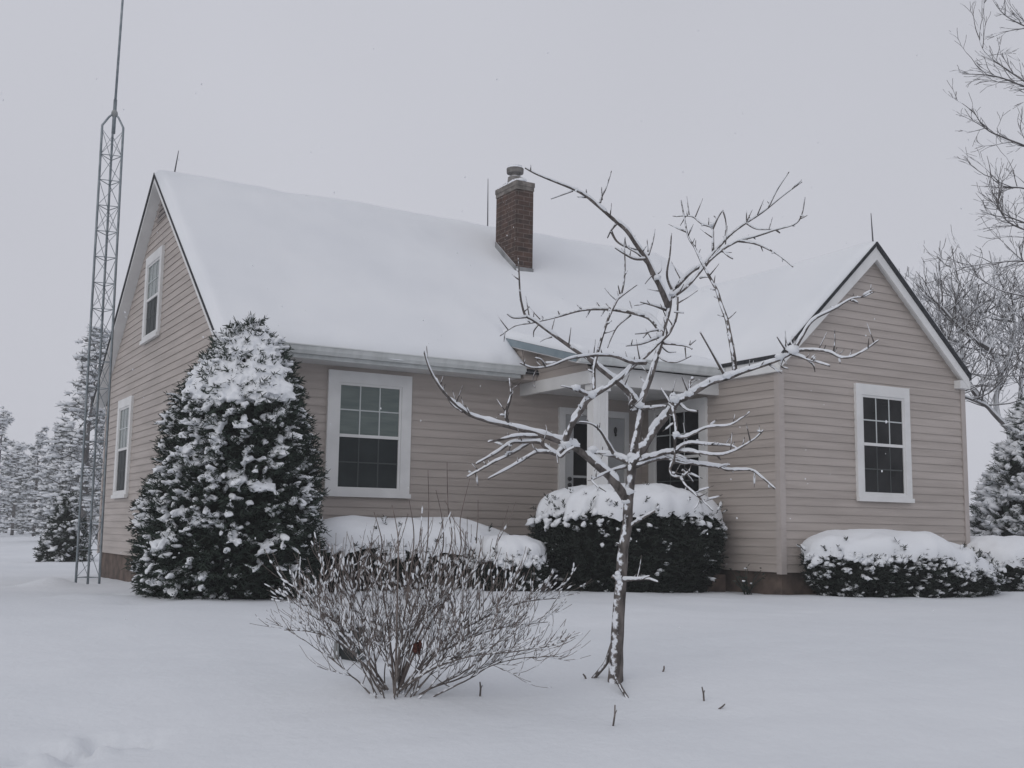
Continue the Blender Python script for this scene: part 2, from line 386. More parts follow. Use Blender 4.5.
# windows -----------------------------------------------------------
def window(plane, val, sgn, a0, a1, z0, z1, casing=.115, head=.13, upper='pane_dark', lower='pane_dark', sill=True, depth_=.045, gr=(3, 2), screen=True, cm='white_trim'):
    def bx(mb, p0, p1, o0, o1, q0, q1):
        if plane == 'y': mb.box((p0, val + sgn * o0, q0), (p1, val + sgn * o1, q1))
        else: mb.box((val + sgn * o0, p0, q0), (val + sgn * o1, p1, q1))
    fr = MB(); d = depth_
    bx(fr, a0, a0 + casing, 0, d, z0, z1); bx(fr, a1 - casing, a1, 0, d, z0, z1)
    bx(fr, a0 + casing, a1 - casing, 0, d, z1 - head, z1); bx(fr, a0 + casing, a1 - casing, 0, d, z0, z0 + .085)
    if sill: bx(fr, a0 - .012, a1 + .012, d - .02, d + .022, z0 - .012, z0 + .04)
    w = fr.build('window', M[cm], house)
    i0, i1, j0, j1 = a0 + casing, a1 - casing, z0 + .085, z1 - head
    mid = (j0 + j1) / 2
    js = MB(); st = .03
    bx(js, i0, i0 + st, 0, d - .012, j0, j1); bx(js, i1 - st, i1, 0, d - .012, j0, j1)
    bx(js, i0 + st, i1 - st, 0, d - .012, j1 - st, j1); bx(js, i0 + st, i1 - st, 0, d - .012, j0, j0 + st * .6)
    bx(js, i0 + st, i1 - st, 0, d - .008, mid - .02, mid + .016)
    js.build('sash', M[cm], w)
    x0, x1 = i0 + st, i1 - st
    up = MB(); bx(up, x0, x1, .0, .021, mid + .016, j1 - st); up.build('pane', M[upper], w)
    lo = MB(); bx(lo, x0, x1, .0, .019, j0 + st * .6, mid - .02); lo.build('pane', M[lower], w)
    gb = MB(); q0, q1 = mid + .016, j1 - st; t = .0075
    for k in range(1, gr[0]): xx = x0 + (x1 - x0) * k / gr[0]; bx(gb, xx - t, xx + t, .02, .0265, q0, q1)
    zz = (q0 + q1) / 2; bx(gb, x0, x1, .02, .0285, zz - t, zz + t)
    gb.build('grille', M['grille'], w)
    gl = MB(); q0, q1 = j0 + st * .6, mid - .02
    for k in range(1, gr[0]): xx = x0 + (x1 - x0) * k / gr[0]; bx(gl, xx - t, xx + t, .018, .0225, q0, q1)
    zz = (q0 + q1) / 2; bx(gl, x0, x1, .018, .0235, zz - t, zz + t)
    gl.build('grille', M['grille_dim'], w)
    return w
window('y', 0, -1, 1.273, 2.352, 1.092, 2.567, .13, .14, 'pane_curtain', 'screen')['label'] = 'front window with pale curtained upper sash beside the tall evergreen'
window('y', YW, -1, 7.116, 8.076, 1.147, 2.587, .1, .135)['label'] = 'window in the front gable of the wing'
window('x', 0, -1, 3.06, 4.055, 3.294, 4.552, .12, .13, 'pane_curtain', 'screen')['label'] = 'attic window high in the left gable'
window('x', 0, -1, 4.51, 5.475, 1.116, 2.6, .12, .13, 'pane_curtain', 'screen')['label'] = 'ground floor window in the left gable wall'
window('x', XW, -1, -1.39, -.2, 1.0, 2.44, .12, .12, 'pane_dark', 'pane_dark')['label'] = 'dark window inside the porch recess'

# gable louvre
gv = MB(); zt = RZ - .30; zb_ = RZ - .64
for k in range(5):
    z = zb_ + (zt - zb_) * k / 4.6; hw = min(.30, (RZ - .16 - z - .1) / SL)
    gv.add([(-.018, RY - hw, z), (-.018, RY + hw, z), (-.05, RY + hw * .9, z + .012), (-.05, RY - hw * .9, z + .012), (-.020, RY - hw, z + .045), (-.020, RY + hw, z + .045)], [(0, 1, 2, 3), (3, 2, 5, 4)])
gv.build('gable_vent', M['corner_trim'], house)
gv2 = MB()
hw0, hw1 = .30, .16
gv2.prism([(-.0155, RY - .30, zb_), (-.0155, RY + .30, zb_), (-.0155, RY + .09, zt), (-.0155, RY - .09, zt)], (.003, 0, 0)); gv2.build('vent_opening', M['black_metal'], house)

# roofs ------------------------------------------------------------
def roof_slab(p, q, r, s_, th):      # quad p,q,r,s on top, thickness th downward
    mb = MB(); mb.prism([p, q, r, s_], (0, 0, -th)); return mb
OH = .17
main = MB()
for sg, y0 in ((-1, -.45), (1, D + .45)):
    main.prism([(-OH, y0, EZ), (XR + .15, y0, EZ), (XR + .15, RY, RZ), (-OH, RY, RZ)], (0, 0, -.05 if sg < 0 else -.085))
roof = main.build('roof', M['shingle'], house, label='main gable roof under thick smooth snow')
sf = MB()                                           # pale soffit under the rakes and eaves
for y0, dz in ((-.40, 0), (D + .40, .036)):
    zz = EZ + SL * .05 - dz
    sf.prism([(-OH + .012, y0, zz - .052), (.04, y0, zz - .052), (.04, RY, RZ - .054 - dz), (-OH + .012, RY, RZ - .054 - dz)], (0, 0, -.08 + dz))
sf.box((0, -.374, EZ - .10), (XR, -.005, EZ - .07)); sf.box((0, D + .36, EZ - .12), (XR, D + .005, EZ - .09))
sf.build('soffit', M['white_trim'], house)
def gutter(x0, x1, y, z, nm='gutter', flip=-1):
    mb = MB(); prof = [(0, 0), (0, -.098), (.075 * flip, -.098), (.10 * flip, -.06), (.115 * flip, -.012), (.125 * flip, -.012), (.125 * flip, 0), (.1 * flip, 0), (.095 * flip, -.05), (.01 * flip, -.08), (.01 * flip, 0)]
    mb.prism([(x0, y + a, z + b) for a, b in prof], (x1 - x0, 0, 0)); return mb.build(nm, M['gutter'], house)
gutter(-.1, 3.70, -.405, EZ + .035)
fa = MB(); fa.box((-.1, -.404, EZ - .105), (3.68, -.375, EZ + .02)); fa.build('fascia', M['gutter'], house)

def snow_sheet(fn_top, fn_base, us, vs, name, parent, edge=.18, noise_amp=.03, seed=0., taper=(1, 1, 1, 1), mpu=1, mpv=1, skip=None):
    """fn_base(u,v)->point on roof, thickness along z from fn_top(u,v); rounded edges"""
    mb = MB(); nu, nv = len(us), len(vs)
    def th(u, v):
        du = min((u - us[0]) * mpu if taper[0] else 9, (us[-1] - u) * mpu if taper[1] else 9); dv = min((v - vs[0]) * mpv if taper[2] else 9, (vs[-1] - v) * mpv if taper[3] else 9)
        d = min(du, dv)
        if skip: d = min(d, max(3.725 - u, v - .08))
        d = min(1, max(0, d / edge))
        return fn_top(u, v) * math.sqrt(max(0, 1 - (1 - d) ** 2))
    for v in vs:
        for u in us:
            p = V(fn_base(u, v)); t = th(u, v)
            n_ = noise_amp * (fbm(p.x * .9 + seed, p.y * .9, p.z * .9, 3)) * min(1, t * 9)
            mb.v.append((p.x, p.y, p.z + .004 + t + n_))
    for j in range(nv - 1):
        for i in range(nu - 1):
            if skip and skip((us[i] + us[i + 1]) / 2, (vs[j] + vs[j + 1]) / 2): continue
            mb.f.append((j * nu + i, j * nu + i + 1, (j + 1) * nu + i + 1, (j + 1) * nu + i))
    # skirt closing the edge down to the roof
    o = len(mb.v)
    ring = [i for i in range(nu)] + [j * nu + nu - 1 for j in range(1, nv)] + [(nv - 1) * nu + i for i in range(nu - 2, -1, -1)] + [j * nu for j in range(nv - 2, 0, -1)]
    pts = []
    for idx in ring:
        j, i = divmod(idx, nu); p = V(fn_base(us[i], vs[j])); pts.append((p.x, p.y, p.z + .002))
    mb.v += pts; n = len(ring)
    for k in range(n): mb.f.append((ring[k], o + k, o + (k + 1) % n, ring[(k + 1) % n]))
    return mb.build(name, M['snow'], parent, True)
def lin(a, b, n, ease=0):
    r = []
    for i in range(n + 1):
        t = i / n
        if ease: t = .5 - .5 * math.cos(math.pi * t) * 1 if ease == 1 else t
        r.append(a + (b - a) * t)
    return r
def front_slope(x, y): return (x, y, EZ + SL * (y + .45))
rag = lambda x: .05 * fbm(x * 1.4, 2.2, .3) + .02 * fbm(x * 6, .2, 5)
# front slope, overhanging the gutter slightly with an uneven lip; it wraps past the ridge onto the back slope
def main_base(u, v):
    x = u; y = v
    if y < .3: y = y + (rag(x) + .02) * (1 - (y + .5) / .8)
    if y <= RY: z = EZ + SL * (y + .45)
    else: z = RZ - SL * (y - RY)
    return (x, y, z)
def main_top(u, v):
    rid = math.exp(-((v - RY) / .22) ** 2) * .07
    return .135 - rid + .02 * fbm(u * .4, v * .4, 1.2)
ys = lin(-.50, -.2, 8) + lin(-.1, RY - .3, 26) + lin(RY - .24, RY + .3, 10) + lin(RY + .6, D + .42, 8)
xs_m = lin(-OH + .005, .3, 10) + lin(.4, 3.35, 34) + lin(3.42, 3.72, 8) + lin(3.8, XR - .3, 46) + lin(XR - .25, XR + .14, 8)
snow_sheet(main_top, main_base, xs_m, ys, 'snow_cover', roof, .13, .045, 0., (1, 1, 1, 1), skip=lambda u, v: u > 3.715 and v < .1)

# wing roof
wx0, wx1 = XW - .08, XWR + .035
wzl = WA[1] - WSL * (WA[0] - wx0); wzr = WA[1] - WSR * (wx1 - WA[0])
YF = YW - .125
yb = RY - .05
wm = MB(); wm.prism([(wx0, YF, wzl), (wx0, .9, wzl), (WA[0], 1.9, WA[1]), (WA[0], YF, WA[1])], (0, 0, -.048)); wm.prism([(wx1, YF, wzr), (WA[0], YF, WA[1]), (WA[0], 1.9, WA[1]), (wx1, 1.9, wzr)], (0, 0, -.085))
zl = lambda x: WA[1] - (WSL if x < WA[0] else WSR) * abs(x - WA[0])
wroof = wm.build('roof', M['shingle'], house, label='lower gable roof of the wing with dark shingle edge')
wing_t = lambda u, v: .10 - .07 * math.exp(-((u - WA[0]) / .25) ** 2) + .015 * fbm(u * .5, v * .5, 4)
snow_sheet(wing_t, lambda u, v: (u, v, zl(u)), lin(wx0 + .0, wx0 + .3, 8) + lin(wx0 + .35, WA[0] - .2, 14) + lin(WA[0] - .15, WA[0] + .15, 7) + lin(WA[0] + .2, wx1 - .02, 14),
           lin(YF + .012, YF + .25, 8) + lin(YF + .3, 1.9, 30), 'snow_cover', wroof, .14, .02, 5., (1, 1, 1, 0))
# rake boards on the wing gable
rb = MB(); zo = .08; bh = .15
yr0, yr1 = YF + .015, YF + .045
lowL, lowR = wx0 + .02, wx1 - .03
rb.prism([(lowL, yr0, zl(lowL) - .05), (WA[0], yr0, WA[1] - .05), (WA[0], yr0, WA[1] - zo - bh), (lowL, yr0, zl(lowL) - zo - bh * .62)], (0, .03, 0))
rb.prism([(WA[0], yr0, WA[1] - zo), (lowR, yr0, zl(lowR) - zo - .01), (lowR, yr0, zl(lowR) - zo - .01 - bh * .9), (WA[0], yr0, WA[1] - zo - bh)], (0, .03, 0))
rb.build('rake_board', M['white_trim'], house)
sf2 = MB()
sf2.prism([(lowL, yr1, zl(lowL) - zo - .06), (WA[0], yr1, WA[1] - zo - .06), (WA[0], yr1, WA[1] - zo - .10), (lowL, yr1, zl(lowL) - zo - .10)], (0, YW - yr1, 0))
sf2.prism([(WA[0], yr1, WA[1] - zo - .06), (lowR, yr1, zl(lowR) - zo - .06), (lowR, yr1, zl(lowR) - zo - .10), (WA[0], yr1, WA[1] - zo - .10)], (0, YW - yr1, 0))
sf2.build('soffit', M['white_trim'], house)
rt = MB(); rt.box((XWR - .17, YF + .02, 2.66), (XWR + .03, YW + .35, 2.765)); rt.build('eave_return', M['white_trim'], house)
we = MB(); we.box((wx0 + .015, YF + .06, wzl - .2), (wx0 + .045, 0, wzl - .034)); we.box((wx0 + .046, YF + .06, wzl - .2), (XW - .002, 0, wzl - .18)); we.build('fascia', M['white_trim'], house)

# porch -------------------------------------------------------------
PX0, PX1, PY = 3.65, 5.80, -1.72
pz = lambda y: 2.75 + .255 * (y - PY)
pr = MB(); pr.prism([(PX0, PY, pz(PY)), (PX1, PY, pz(PY)), (PX1, .9, pz(.9)), (PX0, .9, pz(.9))], (0, 0, -.03))
proof = pr.build('porch_roof', M['shingle'], house)
snow_sheet(lambda u, v: .10 + .02 * fbm(u, v, 2), lambda u, v: (u, v, pz(v)), lin(PX0 + .01, PX0 + .25, 6) + lin(PX0 + .3, PX1 + .1, 16), lin(PY - .04, PY + .2, 7) + lin(PY + .25, .9, 16), 'snow_cover', proof, .11, .02, 9., (1, 0, 1, 0))
de = MB(); de.prism([(PX0 - .012, PY, pz(PY) - .0), (PX0 - .012, .5, pz(.5) - .0), (PX0 - .012, .5, pz(.5) - .088), (PX0 - .012, PY, pz(PY) - .088)], (.012, 0, 0)); de.build('drip_edge', M['drip'], house)
ps = MB(); ps.prism([(PX0, PY, pz(PY) - .075), (PX0, .45, pz(.45) - .075), (PX0, .45, pz(.45) - .1), (PX0, PY, pz(PY) - .1)], (.27, 0, 0)); ps.build('soffit', M['white_trim'], house)
gutter(PX0 + .02, PX1 + .02, PY + .03, 2.76)
bm_ = MB()
bm_.box((3.905, PY + .11, 2.445), (3.965, -.002, 2.60))                     # side beam
bm_.box((3.9655, PY + .11, 2.445), (PX1 + .078, PY + .16, 2.66)); bm_.build('porch_beam', M['white_trim'], house)
pg = siding('x', 3.925, -1, lambda z: max(PY + .13, (z + .1 - 2.75) / .255 + PY), lambda z: -.004, 2.602, 3.05); pg.prism([(3.93, PY + .17, 2.602), (3.93, 0, 2.602), (3.93, 0, 3.05), (3.93, PY + .17, 2.66)], (.03, 0, 0)); pg.build('porch_gable', M['siding'], house)
pf_ = siding('x', 3.708, -1, lambda z: max(-.42, (z + .1 - 2.75) / .255 + PY), lambda z: -.02, 2.60, 3.10); pf_.prism([(3.712, -.42, 2.602), (3.712, -.02, 2.602), (3.712, -.02, 3.06), (3.712, -.42, 2.97)], (.2, 0, 0)); pf_.build('porch_gable', M['siding'], house)
cl = MB(); cl.box((3.97, PY + .165, 2.50), (XW - .02, -.02, 2.53)); cl.build('porch_ceiling', M['white_trim'], house)
fl = MB(); fl.box((3.75, PY, -.1), (XW - .02, -.02, .22)); fl.build('porch_floor', M['foundation'], house)
po = MB(); x0, y0 = 3.965, PY + .11
po.box((x0, y0, .22), (x0 + .21, y0 + .13, 2.444))
for k in range(1, 4): po.box((x0 + .05 * k, y0 - .006, .4), (x0 + .05 * k + .012, y0 - .001, 2.35))
po.box((x0 - .02, y0 - .02, .221), (x0 + .23, y0 + .15, .36)); po.box((x0 - .02, y0 - .02, 2.37), (x0 + .23, y0 + .15, 2.443))
po.build('porch_post', M['white_trim'], house)
# entrance door on the front wall inside the porch
dr = MB()
dx0, dx1, dz1 = 4.50, 5.62, 2.34
for a, b, q0, q1 in [(dx0, dx0 + .09, .23, dz1), (dx1 - .07, dx1, .23, dz1), (dx0 + .09, dx1 - .07, dz1 - .09, dz1)]: dr.box((a, -.05, q0), (b, 0, q1))
dfr = dr.build('door_frame', M['white_trim'], house)
dd = MB(); a0, a1 = dx0 + .095, dx1 - .075
dd.box((a0, -.036, .24), (a0 + .13, -.012, dz1 - .095)); dd.box((a1 - .28, -.036, .24), (a1, -.012, dz1 - .095)); dd.box((a0 + .13, -.036, dz1 - .2), (a1 - .28, -.012, dz1 - .095)); dd.box((a0 + .13, -.036, .24), (a1 - .28, -.012, .85)); dd.box((a0 + .13, -.034, 1.42), (a1 - .28, -.012, 1.45))
door = dd.build('door', M['door'], house)
dg = MB(); dg.box((a0 + .13, -.022, .85), (a1 - .28, -.014, dz1 - .2)); dg.build('door_glass', M['pane_dark'], door)
for zz in (1.32, 1.40):
    h = MB(); h.blob((a0 + .06, -.06, zz), (.03, .03, .03)); h.box((a0 + .05, -.058, zz - .01), (a0 + .07, -.036, zz + .01)); h.build('handle', M['black_metal'], door)
kn = MB(); kn.blob((a1 - .15, -.05, 2.08), (.028, .018, .05)); kn.blob((a1 - .15, -.055, 2.02), (.018, .014, .022)); kn.build('door_knocker', M['black_metal'], door)

# chimney -----------------------------------------------------------
cx0, cx1, cy0, cy1 = 4.865, 5.165, 1.80, 2.42; ct = 5.98
ch = MB(); ch.box((cx0, cy0, 3.9), (cx1, cy1, ct)); chim = ch.build('chimney', M['brick'], house)
cc = MB()
for k, (ov, a, b) in enumerate([(.008, ct - .12, ct - .06), (.016, ct - .0595, ct + .012)]): cc.box((cx0 - ov, cy0 - ov, a), (cx1 + ov, cy1 + ov, b))
mx_, my_ = (cx0 + cx1) / 2, (cy0 + cy1) / 2
o = .016
cc.add([(cx0 - o, cy0 - o, ct + .0125), (cx1 + o, cy0 - o, ct + .0125), (cx1 + o, cy1 + o, ct + .0125), (cx0 - o, cy1 + o, ct + .0125), (mx_ - .1, my_ - .1, ct + .09), (mx_ + .1, my_ - .1, ct + .09), (mx_ + .1, my_ + .1, ct + .09), (mx_ - .1, my_ + .1, ct + .09)],
       [(0, 1, 5, 4), (1, 2, 6, 5), (2, 3, 7, 6), (3, 0, 4, 7), (4, 5, 6, 7)])
cc.build('chimney_crown', M['crown'], chim)
fp = MB(); q = 14
def ringtube(mb, prof, c, n=14):
    vs = []; fs = []
    for r, z in prof:
        for k in range(n): vs.append((c[0] + r * math.cos(2 * math.pi * k / n), c[1] + r * math.sin(2 * math.pi * k / n), z))
    for i in range(len(prof) - 1):
        for k in range(n): fs.append((i * n + k, i * n + (k + 1) % n, (i + 1) * n + (k + 1) % n, (i + 1) * n + k))
    fs.append(tuple(range((len(prof) - 1) * n, len(prof) * n))); mb.add(vs, fs)
ringtube(fp, [(.12, ct + .06), (.11, ct + .16), (.07, ct + .18), (.07, ct + .215), (.13, ct + .225), (.135, ct + .30), (.11, ct + .325), (.03, ct + .34)], (mx_, my_))
fp.build('flue_cap', M['flue'], chim)
sc = MB(); sc.blob((mx_ - .03, my_ - .2, ct + .05), (.10, .12, .035), .7, 1); sc.blob((mx_ + .08, my_ + .08, ct + .08), (.06, .10, .03), .7, 2); sc.blob((mx_, my_, ct + .33), (.12, .12, .03), .3, 4); sc.build('snow_cap', M['snow'], chim, True)
fl = MB(); zf = lambda y: EZ + SL * (y + .45) + .10
fl.prism([(cx0 - .012, cy0 - .012, zf(cy0)), (cx0 - .012, cy1, zf(cy1)), (cx0 - .012, cy1, zf(cy1) + .12), (cx0 - .012, cy0 - .012, zf(cy0) + .10)], (.011, 0, 0))
fl.box((cx0 - .012, cy0 - .013, zf(cy0) - .02), (cx1 + .012, cy0 - .002, zf(cy0) + .085)); fl.build('flashing', M['flashing'], chim)
# lightning rods
for (x, y, z0, z1, lx, ly) in [(.11, RY, RZ, 6.0, .045, 0), (5.19, RY, RZ, 6.47, -.01, 0), (WA[0], YW - .05, WA[1], 4.80, -.0, .02)]:
    r = MB(); r.tube([(x, y, z0), (x + lx * .5, y + ly * .5, (z0 + z1) / 2), (x + lx, y + ly, z1)], [.011, .009, .005], 6); r.build('lightning_rod', M['rod'], house)

# ------------------------------------------------------------------ antenna tower
AB = P(88, 579, depth(-.75, 3.0) / 1.0 * 1.0)
ax, ay = -.752, 3.0
azb = gz(ax, ay) - .15
atop = V((-.80, 3.0, 6.05))
tower = thing('antenna_tower', 'slim three legged galvanised lattice antenna tower beside the left gable', 'antenna tower', (ax, ay, azb))
W3 = .165
offs = [V((math.cos(a), math.sin(a), 0)) * W3 for a in (R(200), R(318), R(80))]
def tp(k, z):
    t = (z - azb) / (atop.z - azb); c = V((ax, ay, 0)).lerp(V((atop.x, atop.y, 0)), t)
    return V((c.x, c.y, z)) + offs[k] * (1 - .05 * t)
apex = V((atop.x + .01, atop.y, 6.28))
for k in range(3):
    mb = MB(); pts = [tp(k, azb + (atop.z - azb) * i / 12) for i in range(13)]
    pts += [pts[-1].lerp(apex, .55) + V((0, 0, .02)), pts[-1].lerp(apex, .92)]
    mb.tube(pts, [.016] * 13 + [.014, .012], 8); mb.build('leg', M['tower'], tower, True)
mb = MB(); nb = 17
for i in range(nb):
    z0 = azb + .25 + (atop.z - azb - .3) * i / nb; z1 = azb + .25 + (atop.z - azb - .3) * (i + 1) / nb
    for k in range(3):
        a, b = k, (k + 1) % 3
        if i % 2: a, b = b, a
        mb.tube([tp(a, z0), tp(b, z1)], [.0045] * 2, 4)
        if k < 3: mb.tube([tp(a, z0), tp(b, z0)], [.006] * 2, 4)
        if i % 3 == 1: mb.tube([tp(b, z0), tp(a, z1)], [.004] * 2, 4)
mb.build('brace', M['tower'], tower)
mb = MB(); mtop = P(124.5, -60, 15.8)
mtop = V((apex.x + .02, 3.0, 9.3))
mb.tube([apex + V((0, 0, -.3)), apex + V((.0, 0, .18))], [.026, .024], 8); mb.tube([apex + V((0, 0, .15)), apex.lerp(mtop, .5), mtop], [.017, .016, .014], 8); mb.build('mast', M['tower'], tower, True)
mb = MB(); mb.blob(apex + V((0, 0, -.02)), (.045, .045, .06)); mb.build('collar', M['post_grey'], tower, True)

# ------------------------------------------------------------------ evergreens
def spray(gm, sm, p, d, L, rnd, snowy, nw=.005, blades=7, sr=.035, droop=.5):
    """one needle spray from p along d, with a finger of snow lying on it"""
    d = d.normalized(); side = d.cross(V((0, 0, 1)))
    if side.length < .1: side = V((1, 0, 0))
    side.normalize(); upv = side.cross(d).normalized()
    if upv.z < 0: upv = -upv
    pts = [p + d * (L * t) + V((0, 0, 1)) * (-droop * L * t * t * .6 + .12 * L * t) for t in (0, .33, .66, 1)]
    for i in range(1, 4):
        a = pts[i]; b_ = pts[i - 1]
        for k in range(blades):
            an = rnd.uniform(-1, 1); sg = 1 if k % 2 else -1
            q = (d * rnd.uniform(.5, 1.1) + side * sg * rnd.uniform(.3, 1) + upv * an * .8).normalized() * (L * rnd.uniform(.22, .42))
            a1 = b_.lerp(a, rnd.random())
            w = q.cross(V((rnd.uniform(-1, 1), rnd.uniform(-1, 1), rnd.uniform(-1, 1))))
            if w.length < 1e-6: continue
            w = w.normalized() * nw
            gm.add([a1 - w, a1 + w, a1 + q * .7 + w * .7, a1 + q, a1 + q * .7 - w * .7], [(0, 1, 2, 3, 4)])
    if snowy:
        r = sr * rnd.choice((.55, .8, 1.0, 1.15, 1.5)) * rnd.uniform(.85, 1.15)
        o = upv * r * .4 + V((0, 0, r * .3))
        t0 = rnd.uniform(.2, .55); t1 = rnd.uniform(.7, 1.08)
        a_ = pts[0].lerp(pts[3], t0) + o; b_ = pts[2].lerp(pts[3], (t1 - .66) * 2.9) + o * .7
        ax_ = (b_ - a_); c_ = (a_ + b_) / 2
        if ax_.length > 1e-4:
            rot = ax_.normalized().to_track_quat('X', 'Z').to_matrix()
            sm.blob(c_, (ax_.length * .62 + r * .35, r * rnd.uniform(.8, 1.35), r * .72), .9, rnd.random() * 99, 7, 6, rot)
            if rnd.random() < .5:
                sm.blob(c_.lerp(a_, rnd.uniform(-.8, .9)) + side * r * rnd.uniform(-1.2, 1.2) - V((0, 0, r * .3)), (r * .9, r * .7, r * .55), .9, rnd.random() * 99, 6, 5, rot)

def evergreen(name, label, base, H, prof, n, L, seed, snow_p, cat='evergreen', group=None, mat_g='needle', sr=.035, nw=.0055, caps=(), inner=.8, lean=None, vox=0):
    lean = lean or V((0, 0, 0))
    rnd = random.Random(seed); base = V(base)
    t = thing(name, label, cat, base, group)
    tr = MB(); tr.tube([base + V((0, 0, -.3)), base + V((0, 0, H * .5)), base + V((.02, 0, H * .93))], [H * .022, H * .016, H * .004], 8); tr.build('trunk', M['bark_far'], t, True)
    core = MB(); nr, ns = 18, 22; vs = []
    for j in range(nr + 1):
        h = j / nr
        for k in range(ns):
            a = 2 * math.pi * k / ns
            rr = prof(h) * inner * (1 + .22 * noise.noise(V((math.cos(a) * 2 + seed, math.sin(a) * 2, h * 6))))
            vs.append(base + lean * h + V((math.cos(a) * rr, math.sin(a) * rr, h * H * .96)))
    fs = [(j * ns + k, j * ns + (k + 1) % ns, (j + 1) * ns + (k + 1) % ns, (j + 1) * ns + k) for j in range(nr) for k in range(ns)]
    core.add(vs, fs); 
    gm, sm = MB(), MB(); placed = 0
    while placed < n:
        h = rnd.random() ** 1.05
        if rnd.random() > prof(h) / prof_max(prof) + .12: continue
        a = rnd.uniform(0, 2 * math.pi)
        lump = 1 + .13 * noise.noise(V((math.cos(a) * 2.2 + seed * 3, math.sin(a) * 2.2, h * 5)))
        rr = prof(h) * lump * rnd.uniform(.80, 1.0)
        slope = (prof(min(1, h + .05)) - prof(max(0, h - .05))) / (.1 * H)
        d = V((math.cos(a), math.sin(a), max(-.3, min(1.6, -slope * .5)) + rnd.uniform(-.35, .55)))
        d += V((rnd.uniform(-.6, .6), rnd.uniform(-.6, .6), 0))
        p = base + lean * h + V((math.cos(a) * rr, math.sin(a) * rr, h * H)) - d.normalized() * L * .55
        ll = L * rnd.uniform(.6, 1.35); dro = rnd.uniform(-.1, .75)
        sn = snow_p(h, a, rnd)
        spray(gm, sm, p, d, ll, rnd, rnd.random() < sn, nw, 8, sr * (1.0 + .35 * noise.noise(V((math.cos(a) * 3, math.sin(a) * 3, h * 9)))), dro)
        placed += 1
    for (u, h, rr_, a, sx, sy, sz) in caps:
        for q in range(u):
            aa = a + rnd.uniform(-1, 1) * sx; hh = h + rnd.uniform(-1, 1) * sy
            r0 = prof(min(1, max(0, hh))) * rnd.uniform(.84, 1.0)
            rot = Matrix.Rotation(aa, 3, 'Z') @ Matrix.Rotation(R(rnd.uniform(25, 55)), 3, 'Y')
            k = sz * rnd.uniform(.6, 1.15)
            sm.blob(base + lean * hh + V((math.cos(aa) * r0, math.sin(aa) * r0, hh * H)), (k * 1.35, k * rnd.uniform(.7, 1.2), k * .6), .9, q * 3.7 + seed, 10, 8, rot)
    fol = MB(); fol.v = core.v + gm.v; no = len(core.v); fol.f = list(core.f) + [tuple(i + no for i in q) for q in gm.f]
    cr = fol.build('crown', M[mat_g], t)
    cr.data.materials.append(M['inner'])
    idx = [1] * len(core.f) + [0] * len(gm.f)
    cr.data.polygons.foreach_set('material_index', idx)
    sn_ = sm.build('snow', M['snow'], t, True)
    if vox: remesh(sn_, vox, 2)
    return t
_pm = {}
def prof_max(p):
    if p not in _pm: _pm[p] = max(p(i / 50) for i in range(51))
    return _pm[p]
def interp(tab):
    def f(h):
        for (a, ra), (b, rb_) in zip(tab, tab[1:]):
            if h <= b:
                t = (h - a) / (b - a) if b > a else 0; return ra + (rb_ - ra) * t
        return tab[-1][1]
    return f
# big one at the front left corner of the house
eb = P(225, 600, 11.3); eb.z = gz(eb.x, eb.y) - .02
HE = 2.80
toc = math.atan2(CP.y - eb.y, CP.x - eb.x)      # azimuth that faces the lawn
pf = interp([(0, .80), (.06, .88), (.15, .91), (.32, .86), (.50, .77), (.66, .66), (.77, .54), (.86, .40), (.94, .23), (1, .04)])
def sp_big(h, a, r): 
    lw = max(0, noise.noise(V((math.cos(a) * 3.6, math.sin(a) * 3.6, h * 8.5))) + .05)
    left = .26 * max(0, math.cos(a - toc + R(75)))
    return .13 + .14 * sstep(.10, .5, h) + .34 * sstep(.7, .9, h) + 1.7 * lw * (.45 + .55 * sstep(.05, .35, h)) + left
evergreen('evergreen_shrub', 'big bullet shaped evergreen loaded with snow at the left front corner of the house', eb, HE, pf, 6800, .155, 11, sp_big,
          caps=[(120, .775, 0, toc - .2, .95, .06, .10), (45, .90, 0, toc + .1, 1.1, .05, .075), (16, .42, 0, toc - .05, .22, .018, .05), (12, .40, 0, toc + .35, .18, .018, .05), (22, .64, 0, toc + .1, .7, .05, .045), (22, .55, 0, toc - .7, .4, .12, .05), (14, .28, 0, toc - .3, .8, .08, .04)], sr=.0255, inner=.86, lean=rt0 * .12, vox=.0105)
cone = interp([(0, 1.2), (.08, 1.28), (.25, 1.1), (.5, .75), (.75, .4), (.92, .16), (1, .03)])
sb = P(1037, 560, 19); sb.z = gz0(sb.x, sb.y)
evergreen('spruce_tree', 'conical snow crusted spruce at the right edge behind the hedges', sb, 3.05, cone, 2300, .27, 21, lambda h, a, r: .68 + .7 * noise.noise(V((math.cos(a) * 2, math.sin(a) * 2, h * 6))), sr=.052, inner=.72, cat='tree')
sb = P(64, 560, 25); sb.z = gz0(sb.x, sb.y)
cone2 = interp([(0, .48), (.1, .52), (.3, .43), (.55, .31), (.8, .15), (1, .02)])
evergreen('spruce_tree', 'small dark conical spruce standing behind the antenna tower', sb, 1.5, cone2, 800, .19, 31, lambda h, a, r: .36 + .5 * noise.noise(V((math.cos(a) * 2, math.sin(a) * 2, h * 5))), sr=.045, nw=.012, inner=.8, cat='tree')

